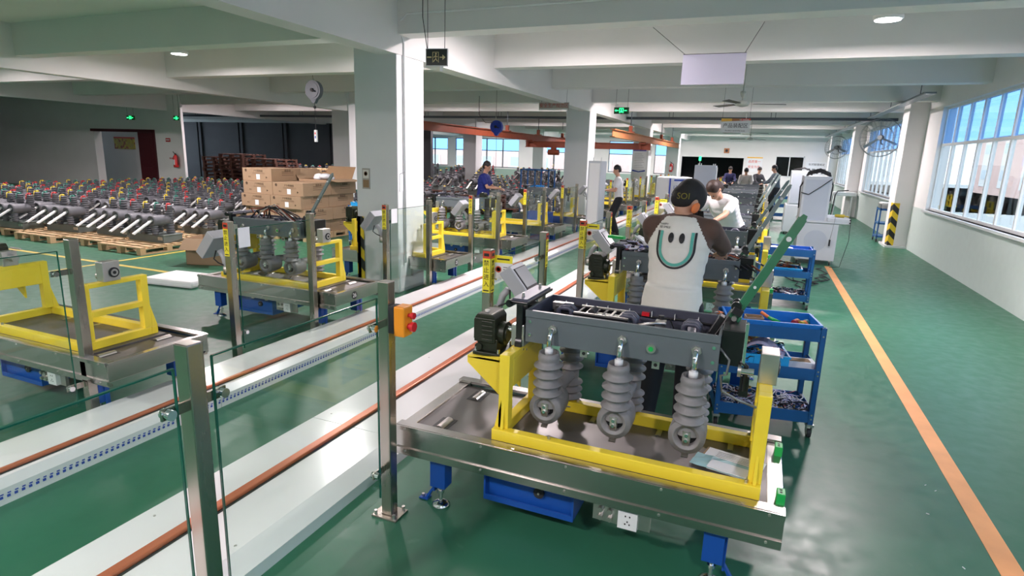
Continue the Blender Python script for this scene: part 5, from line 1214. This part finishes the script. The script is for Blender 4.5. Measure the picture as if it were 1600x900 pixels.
# reels
def reel(label, loc, m, r=.17):
    t = thing('hose_reel', label, 'reel', loc); b = MB()
    b.cyl((-.0, -.05, 0), (0, .05, 0), r, M[m], n=28); b.cyl((0, -.06, 0), (0, -.05, 0), r * .8, M[m], n=28); b.cyl((0, .05, 0), (0, .06, 0), r * .8, M[m], n=28); b.prism([(-r * .7, -r * .5), (r * .7, -r * .5), (.03, -r * 1.35), (-.03, -r * 1.35)], -.04, .04, M[m], 'y'); b.build('drum', t, bev=.006)
    b = MB(); b.cyl((0, -.09, 0), (0, -.06, 0), .035, M['ink'], n=14); b.tube([(.0, -.08, 0), (.06, -.08, -.02), (.09, -.07, -.03)], .012, M['ink'], n=8); b.build('hub', t)
    b = MB(); b.tube([(0, 0, r), (-.02, 0, r + .04), (-.03, 0, r + .1)], .01, M['zinc'], n=8); b.cyl((-.02, 0, r + .08), (-.02, 0, 3.78 - loc[2]), .005, M['fan'], n=6); b.build('hook', t)
    return t
t = reel('grey balancer reel hanging from the ceiling left of the big pillar', (-8.62, 10.0, 3.03), 'reelg', .19)
b = MB(); b.cyl((0, 0, -.2), (0, 0, -.78), .006, M['fan'], n=6); b.ell((0, 0, -.33), (.03, .03, .03), M['ink'], 10); b.build('cord', t); b = MB(); b.box(-.03, .03, -.02, .02, -1.02, -.78, M['white']); b.box(-.012, .012, -.024, -.02, -.95, -.9, M['blueink']); b.box(-.012, .012, -.024, -.02, -.87, -.83, M['red']); b.build('pendant_switch', t, bev=.006)
t = reel('blue hose reel hanging before the orange crane rail', (-6.34, 14.0, 2.55), 'reelb', .16)
b = MB(); b.tube([(.1, -.05, .1), (-.3, -.05, .1), (-.5, 0, .3), (-.5, 0, .75)], .008, M['ink'], n=6); b.cyl((0, 0, -.18), (0, 0, -1.1), .004, M['ink'], n=6); b.build('hose', t)
# ceiling fans
def cfan(label, x, y, z, rz):
    t = thing('ceiling_fan', label, 'fan', (x, y, z), rz); b = MB(); b.cyl((0, 0, .06), (0, 0, 3.75 - z if 3.75 - z > .3 else .3), .012, M['fanw'], n=8); b.lathe([(.03, .22), (.05, .2), (.03, .12)], M['fanw'], n=14); b.build('downrod', t)
    b = MB(); b.lathe([(.03, -.05), (.10, -.035), (.12, 0), (.10, .035), (.04, .06)], M['fanw'], n=20); b.build('motor_housing', t)
    for q in range(3):
        b = MB(); X = R(q * 2.094, 'Z') @ T(.1, 0, 0) @ R(.15, 'X'); b.box(0, .1, -.02, .02, -.003, .003, M['fanw'], X); b.prism([(.08, -.045), (.62, -.065), (.64, .06), (.08, .05)], -.003, .003, M['fanblade'], 'z', X); b.build('blade', t)
cfan('ceiling fan hanging below the blank board', -.50, 11.6, 2.88, .2)
cfan('ceiling fan hanging behind the lettered sign', -.66, 19.0, 2.72, .5)
cfan('farthest ceiling fan before the far white wall', -.62, 24.0, 2.72, .8)
# wall fans
def wfan(label, x, y, z, r, rz):
    t = thing('wall_fan', label, 'fan', (x, y, z), rz); b = MB()
    for rr, d in ((r, 0), (r * .97, .06), (r * .97, -.06), (r * .6, .09), (r * .6, -.09)):
        pts = [(rr * math.cos(a * PI / 16), d, rr * math.sin(a * PI / 16)) for a in range(33)]; b.tube(pts, .006, M['wire'], n=5, caps=False)
    for q in range(28):
        a = q * 2 * PI / 28; c, s = math.cos(a), math.sin(a)
        for sd in (-1, 1): b.tube([(.05 * c, sd * .10, .05 * s), (r * .6 * c, sd * .09, r * .6 * s), (r * .97 * c, sd * .05, r * .97 * s), (r * c, 0, r * s)], .0028, M['wire'], n=4, caps=False)
    b.cyl((0, -.11, 0), (0, -.095, 0), .06, M['wire'], n=16); b.build('cage', t)
    for q in range(3):
        b = MB(); X = R(q * 2.094 + .4, 'Y') @ R(.35, 'X'); b.prism([(.04, -.05), (r * .85, -.11), (r * .9, .06), (.04, .05)], -.003, .003, M['wire'], 'z', X @ R(0, 'X')); b.build('blade', t)
    b = MB(); b.cyl((0, .03, 0), (0, .26, .02), .075, M['fan'], r1=.06, n=16); b.ell((0, .26, .02), (.06, .04, .06), M['fan'], 12); b.tube([(0, .16, -.04), (0, .2, -.14), (0, .32, -.16), (.0, .55, -.16)], .018, M['fan'], n=8); b.build('motor', t)
    return t
wfan('big caged wall fan nearest on the right wall pillar', 2.86, 19.5, 2.66, .52, -.30)
wfan('caged wall fan farther along the right wall', 2.30, 24.6, 2.50, .40, -.45)
# crane
def rail(label, x, y0, y1, z, m, hang):
    t = thing('crane_rail', label, 'crane rail', (x, y0, z)); b = MB(); L = y1 - y0; m = M[m]
    b.box(-.07, .07, 0, L, .20, .22, m); b.box(-.008, .008, 0, L, .02, .20, m); b.box(-.07, .07, 0, L, 0, .02, m); b.build('beam', t)
    for y in hang:
        b = MB(); b.box(-.05, .05, y - y0 - .05, y - y0 + .05, .22, .42, M['rust']); b.cyl((0, y - y0, .42), (0, y - y0, 3.285 - z), .014, M['tray'], n=8); b.box(-.12, .12, y - y0 - .08, y - y0 + .08, .22, .25, M['rust']); b.build('hanger', t)
    return t
rail('long orange crane rail hanging in front of the far windows', -8.1, 12.6, 31, 2.42, 'rust', (12.75, 18.75, 21.75, 24.7, 27.65))
rail('short pale orange crane rail right of the second pillar', -3.95, 16.4, 30, 2.44, 'rust2', (18.75, 24.7, 27.65))
t = thing('crane_girder', 'orange cross girder carried by the two crane rails', 'crane girder', (-8.3, 21.0, 2.18)); b = MB(); m = M['rust']
b.box(0, 4.6, -.07, .07, .20, .22, m); b.box(0, 4.6, -.01, .01, .02, .20, m); b.box(0, 4.6, -.07, .07, 0, .02, m); b.build('beam', t)
for x in (.2, 4.35): b = MB(); b.box(x - .12, x + .12, -.2, .2, .19, .25, m); b.box(x - .1, x - .07, -.15, .15, .02, .2, m); b.build('trolley', t)
t = thing('electric_hoist', 'dark electric hoist hanging from the orange cross girder', 'hoist', (-7.2, 21.0, 1.9)); b = MB(); b.cyl((-.2, 0, .12), (.2, 0, .12), .1, M['rust'], n=16); b.box(-.08, .08, -.1, .1, .1, .28, M['rust']); b.build('hoist_body', t); b = MB(); b.cyl((0, 0, .1), (0, 0, -.3), .008, M['ink'], n=6); b.tube([(0, 0, -.3), (.04, 0, -.34), (.0, 0, -.4), (-.04, 0, -.36)], .012, M['capy'], n=8); b.build('hook', t)
# fire extinguishers
def exting(label, x, y, z):
    t = thing('fire_extinguisher', label, 'fire extinguisher', (x, y, z)); b = MB(); b.lathe([(.05, 0), (.085, .01), (.09, .05), (.09, .34), (.07, .40), (.025, .44), (.025, .47)], M['extred'], n=20); b.build('cylinder', t)
    b = MB(); b.box(-.03, .03, -.015, .015, .47, .50, M['ink']); b.tube([(0, 0, .48), (-.06, -.02, .54), (-.08, -.03, .56)], .012, M['ink'], n=8); b.tube([(.03, 0, .47), (.11, 0, .42), (.12, 0, .2), (.11, 0, .1)], .012, M['ink'], n=8); b.build('valve', t)
    b = MB(); b.box(-.05, .05, -.0935, -.086, .1, .28, M['white']); b.build('instruction_label', t); b = MB(); b.box(-.05, .05, .085, .11, .1, .35, M['zinc']); b.build('wall_bracket', t)
exting('red fire extinguisher mounted on the white wall at the left', -19.75, Y0 - .112, 1.05)
exting('red fire extinguisher on the fourth pillar of the middle row', -4.68, 33.285, 1.25)
b = MB(); b.box(0, .22, -.02, 0, 0, .13, M['extred']); b.box(.02, .2, -.024, -.02, .05, .09, M['white']); tag(b.build('alarm_sign', None, loc=(-20.30, Y0, 1.95)), 'small red sign high on the white wall by the doorway', 'sign')
b = MB(); b.box(0, .20, -.02, 0, 0, .09, M['white']); b.box(.03, .08, -.024, -.02, .02, .07, M['extred']); b.box(.12, .17, -.024, -.02, .02, .07, M['extred']); tag(b.build('alarm_sign', None, loc=(-20.20, Y0, 1.32)), 'white plate with red marks beside the left fire extinguisher', 'sign')
# notices on pillars and walls
b = MB(); b.box(-.12, .0, -.008, 0, 0, .27, M['beigec']); b.box(-.105, -.015, -.012, -.008, .14, .25, M['cream']); b.lathe([(.03, 0), (.03, .002), (.022, .002), (.022, 0)], M['card'], T(-.06, -.012, .20) @ R(PI / 2, 'X'), n=12); b.box(-.105, -.015, -.012, -.008, .02, .12, M['cardin']); tag(b.build('notice', None, loc=(-4.80, 6.58, 1.37)), 'small cream notice on the front of the big near pillar', 'notice')
b = MB(); b.box(0, .006, -.10, .12, 0, .22, M['paper']); b.tube([(.004, -.1, .22), (.03, -.03, .25), (.004, .04, .22)], .003, M['wire'], n=5); tag(b.build('notice', None, loc=(-4.37, 6.5 + .02 + .2, 1.36)), 'white paper hung round the corner of the big near pillar', 'notice')
t = thing('pillar_board', 'white board with blue top and foot on the third pillar', 'board', (-4.98, 24.5, 1.35)); b = MB(); b.box(0, .52, -.02, 0, 0, .95, M['paper']); b.build('board_panel', t); b = MB(); b.box(0, .52, -.025, -.02, .84, .95, M['blueink']); b.prism([(0, .1), (.26, .04), (.52, .1), (.52, .04), (.26, 0), (0, .04)][::-1], -.025, -.02, M['blueink'], 'y')
for q in range(9): b.box(.06, .46 - .05 * (q % 3), -.023, -.02, .2 + q * .065, .21 + q * .065, M['wire'])
b.build('print', t)
t = thing('wall_notice', 'white notice with red lettering on the far wall right of the dark doorway', 'notice', (-1.02, YF, 1.35)); b = MB(); b.box(0, .85, -.02, 0, 0, .85, M['paper']); b.box(0, .85, -.025, -.02, .78, .85, M['signorange']); b.build('notice_panel', t); b = MB(); text_mb(b, '品质第一', .17, M['signred'], T(.42, -.024, .58) @ FACE_NY); text_mb(b, '安全为先', .17, M['signred'], T(.42, -.024, .28) @ FACE_NY); b.build('lettering', t)
t = thing('wall_board', 'white information board with small dark pictures at the right end of the far wall', 'board', (2.12, YF, .95)); b = MB(); b.box(0, 1.10, -.02, 0, 0, 1.05, M['paper']); b.build('board_panel', t, bev=.004); b = MB(); text_mb(b, '车间管理规定', .14, M['ink'], T(.55, -.024, .92) @ FACE_NY)
for i in range(4): b.box(.08 + i * .26, .25 + i * .26, -.024, -.02, .60, .70, M['ink'] if i % 2 == 0 else M['wire']); b.box(.1 + i * .24, .2 + i * .24, -.024, -.02, .42, .46, M['ink'])
b.box(.45, .62, -.024, -.02, .2, .26, M['ink']); b.build('print', t)
b = MB(); b.box(0, .3, -.05, 0, 0, .28, M['rust2']); b.cyl((.15, -.05, .14), (.15, -.06, .14), .08, M['ink'], n=16); tag(b.build('wall_box', None, loc=(-2.35, YF, 2.38)), 'small orange-brown box above the dark doorway of the far wall', 'box')
# blue frame stand, bins and trolleys on the left side
t = thing('frame_stand', 'dark blue steel frame stand behind the person in blue', 'stand', (-6.06, 15.0, 0)); b = MB(); N = M['navy']
for x in (0, .40, .79):
    for y in (0, .5): b.box(x, x + .035, y, y + .035, 0, 1.52, N)
for z in (.95, 1.485):
    b.box(0, 0.825, 0, .035, z, z + .035, N); b.box(0, 0.825, .5, .535, z, z + .035, N); b.box(0, .035, 0, .535, z, z + .035, N); b.box(.79, 0.825, 0, .535, z, z + .035, N)
b.box(0, 0.825, 0, .535, .94, .95, N); b.build('frame', t)
bin_('bright blue bin on the shelf of the dark blue frame stand', M['cyanbin'], .3, .3, .1, (-5.80, 15.1, .986))
for i, (x, y) in enumerate(((-7.55, 9.6), (-8.9, 10.3 + 2.4))):
    L_ = (x, y, 0); place(cart, True, L_, .4, ('blue tool cart under light blue bins left of the person in blue', 'blue tool cart farther left behind the pillar edge')[i])
    bin_(('light blue bin on the cart left of the person in blue', 'blue bin on the cart by the pillar edge')[i], M[('cyanbin', 'bin')[i]], .56, .32, .12, rel(L_, .4, .05, .03, .737), .4)
    o = heap('wire_heap', ('parts piled in the light blue bin by the person in blue', 'parts piled in the bin by the pillar edge')[i], 'parts', .5, .28, 40, [M['zinc'], M['ink'], M['chrome']], .012, .16, 20 + i); o.location = rel(L_, .4, .07, .05, .75); o.rotation_euler.z = .4
bin_('deep blue crate standing on the floor by the base of the second pillar', M['blue'], .55, .4, .62, (-4.95, 12.6, .0))
# side trolley and pipes by the right wall
t = thing('shelf_trolley', 'dark three-shelf trolley with steel pans by the right wall pillar', 'trolley', (2.42, 16.9, 0), .0); N = M['dark']
t.location = (2.80, 17.35, 0)
b = MB()
for x in (0, .40):
    for y in (0, .5): b.box(x, x + .03, y, y + .03, .08, .86, M['navy'])
b.build('frame', t)
for z in (.12, .45, .80): b = MB(); b.box(0, .43, 0, .53, z, z + .04, M['navy']); b.build('shelf', t)
for x in (.015, .415):
    for y in (.015, .515): b = MB(); b.cyl((x - .012, y, .04), (x + .012, y, .04), .04, M['rubber'], n=14); b.build('caster', t)
b = MB(); b.box(0, .40, 0, .45, 0, .012, M['zinc']); b.box(0, .40, 0, .01, 0, .12, M['zinc']); b.box(0, .40, .44, .45, 0, .12, M['zinc']); b.box(0, .01, 0, .45, 0, .12, M['zinc']); b.box(.39, .40, 0, .45, 0, .12, M['zinc']); b.box(.02, .38, .02, .43, .1, .15, M['white']); tag(b.build('steel_pan', None, loc=(2.81, 17.39, .841)), 'deep steel pan on top of the dark trolley', 'pan')
t = thing('wash_sink', 'white wash basin with pipes against the farther right wall pillar', 'sink', (2.45, 24.9, 0)); b = MB(); b.box(0, .75, 0, .45, .78, .92, M['white']); b.build('basin', t, bev=.02); b = MB(); b.box(.05, .09, .05, .4, 0, .78, M['white']); b.box(.6, .64, .05, .4, 0, .78, M['white']); b.build('support', t)
b = MB(); b.tube([(.0, -.05, .02), (.05, -.05, .8), (.12, -.02, .95), (.5, .3, .98)], .02, M['rubber'], n=8); b.tube([(-.08, -.05, .02), (-.02, -.05, .9)], .014, M['wire'], n=8); b.build('pipe', t)
# loose cables on the floor by the carts
b = MB(); rnd = random.Random(11)
for q in range(6):
    x = .55 + .1 * q; y = 9.4 + .25 * q; P = []
    for k in range(8): P.append((x, y, .012 + .006 * (k % 2))); x += rnd.uniform(-.12, .16); y += rnd.uniform(.05, .3)
    b.tube(P, .008, M['rubber'], n=5)
tag(b.build('floor_cable'), 'loose black cables on the green floor between the second cart and the test bench', 'cables', kind='stuff')
b = MB(); rnd = random.Random(5)
for q in range(14):
    x = rnd.uniform(-1.4, 1.2); y = rnd.uniform(1.9, 4.2); a = rnd.uniform(0, 3); b.box(-.008, .008, -.002, .002, 0, .003, M['white'], T(x, y, .0) @ R(a, 'Z'))
tag(b.build('floor_scraps'), 'tiny white scraps scattered on the green floor', 'scraps', kind='stuff')
bpy.context.view_layer.update()

b = MB(); rnd = random.Random(8)
for q in range(9):
    x = rnd.uniform(0, .5); P = [(x, rnd.uniform(0, .25), 0), (x + .05, .1, .10 + .08 * rnd.random()), (x + .22, .12, .14 + .06 * rnd.random()), (x + .4, .1 + .1 * rnd.random(), .08), (x + .48, .15, .0)]
    b.tube(P, .007, M[('ink', 'ink', 'rust', 'ink', 'beigec')[q % 5]], n=6)
tag(b.build('wire_heap', None, loc=(-5.40, 4.95, 1.05)), 'black wires arching over the tank of the number 26 station', 'wires', kind='stuff')
b = MB(); rnd = random.Random(9)
for q in range(12):
    x = rnd.uniform(0, .3); P = [(x, rnd.uniform(0, .2), 0), (x + .06, .1, .05 + .05 * rnd.random()), (x + .18, .05 + .1 * rnd.random(), .03), (x + .30, rnd.uniform(-.05, .2), -.02)]
    b.tube(P, .007, M[('ink', 'wire', 'white', 'ink', 'rust', 'ink')[q % 6]], n=6)
tag(b.build('wire_heap', None, loc=(-.42, 4.98, 1.06)), 'black and grey wires at the right end of the second tank', 'wires', kind='stuff')
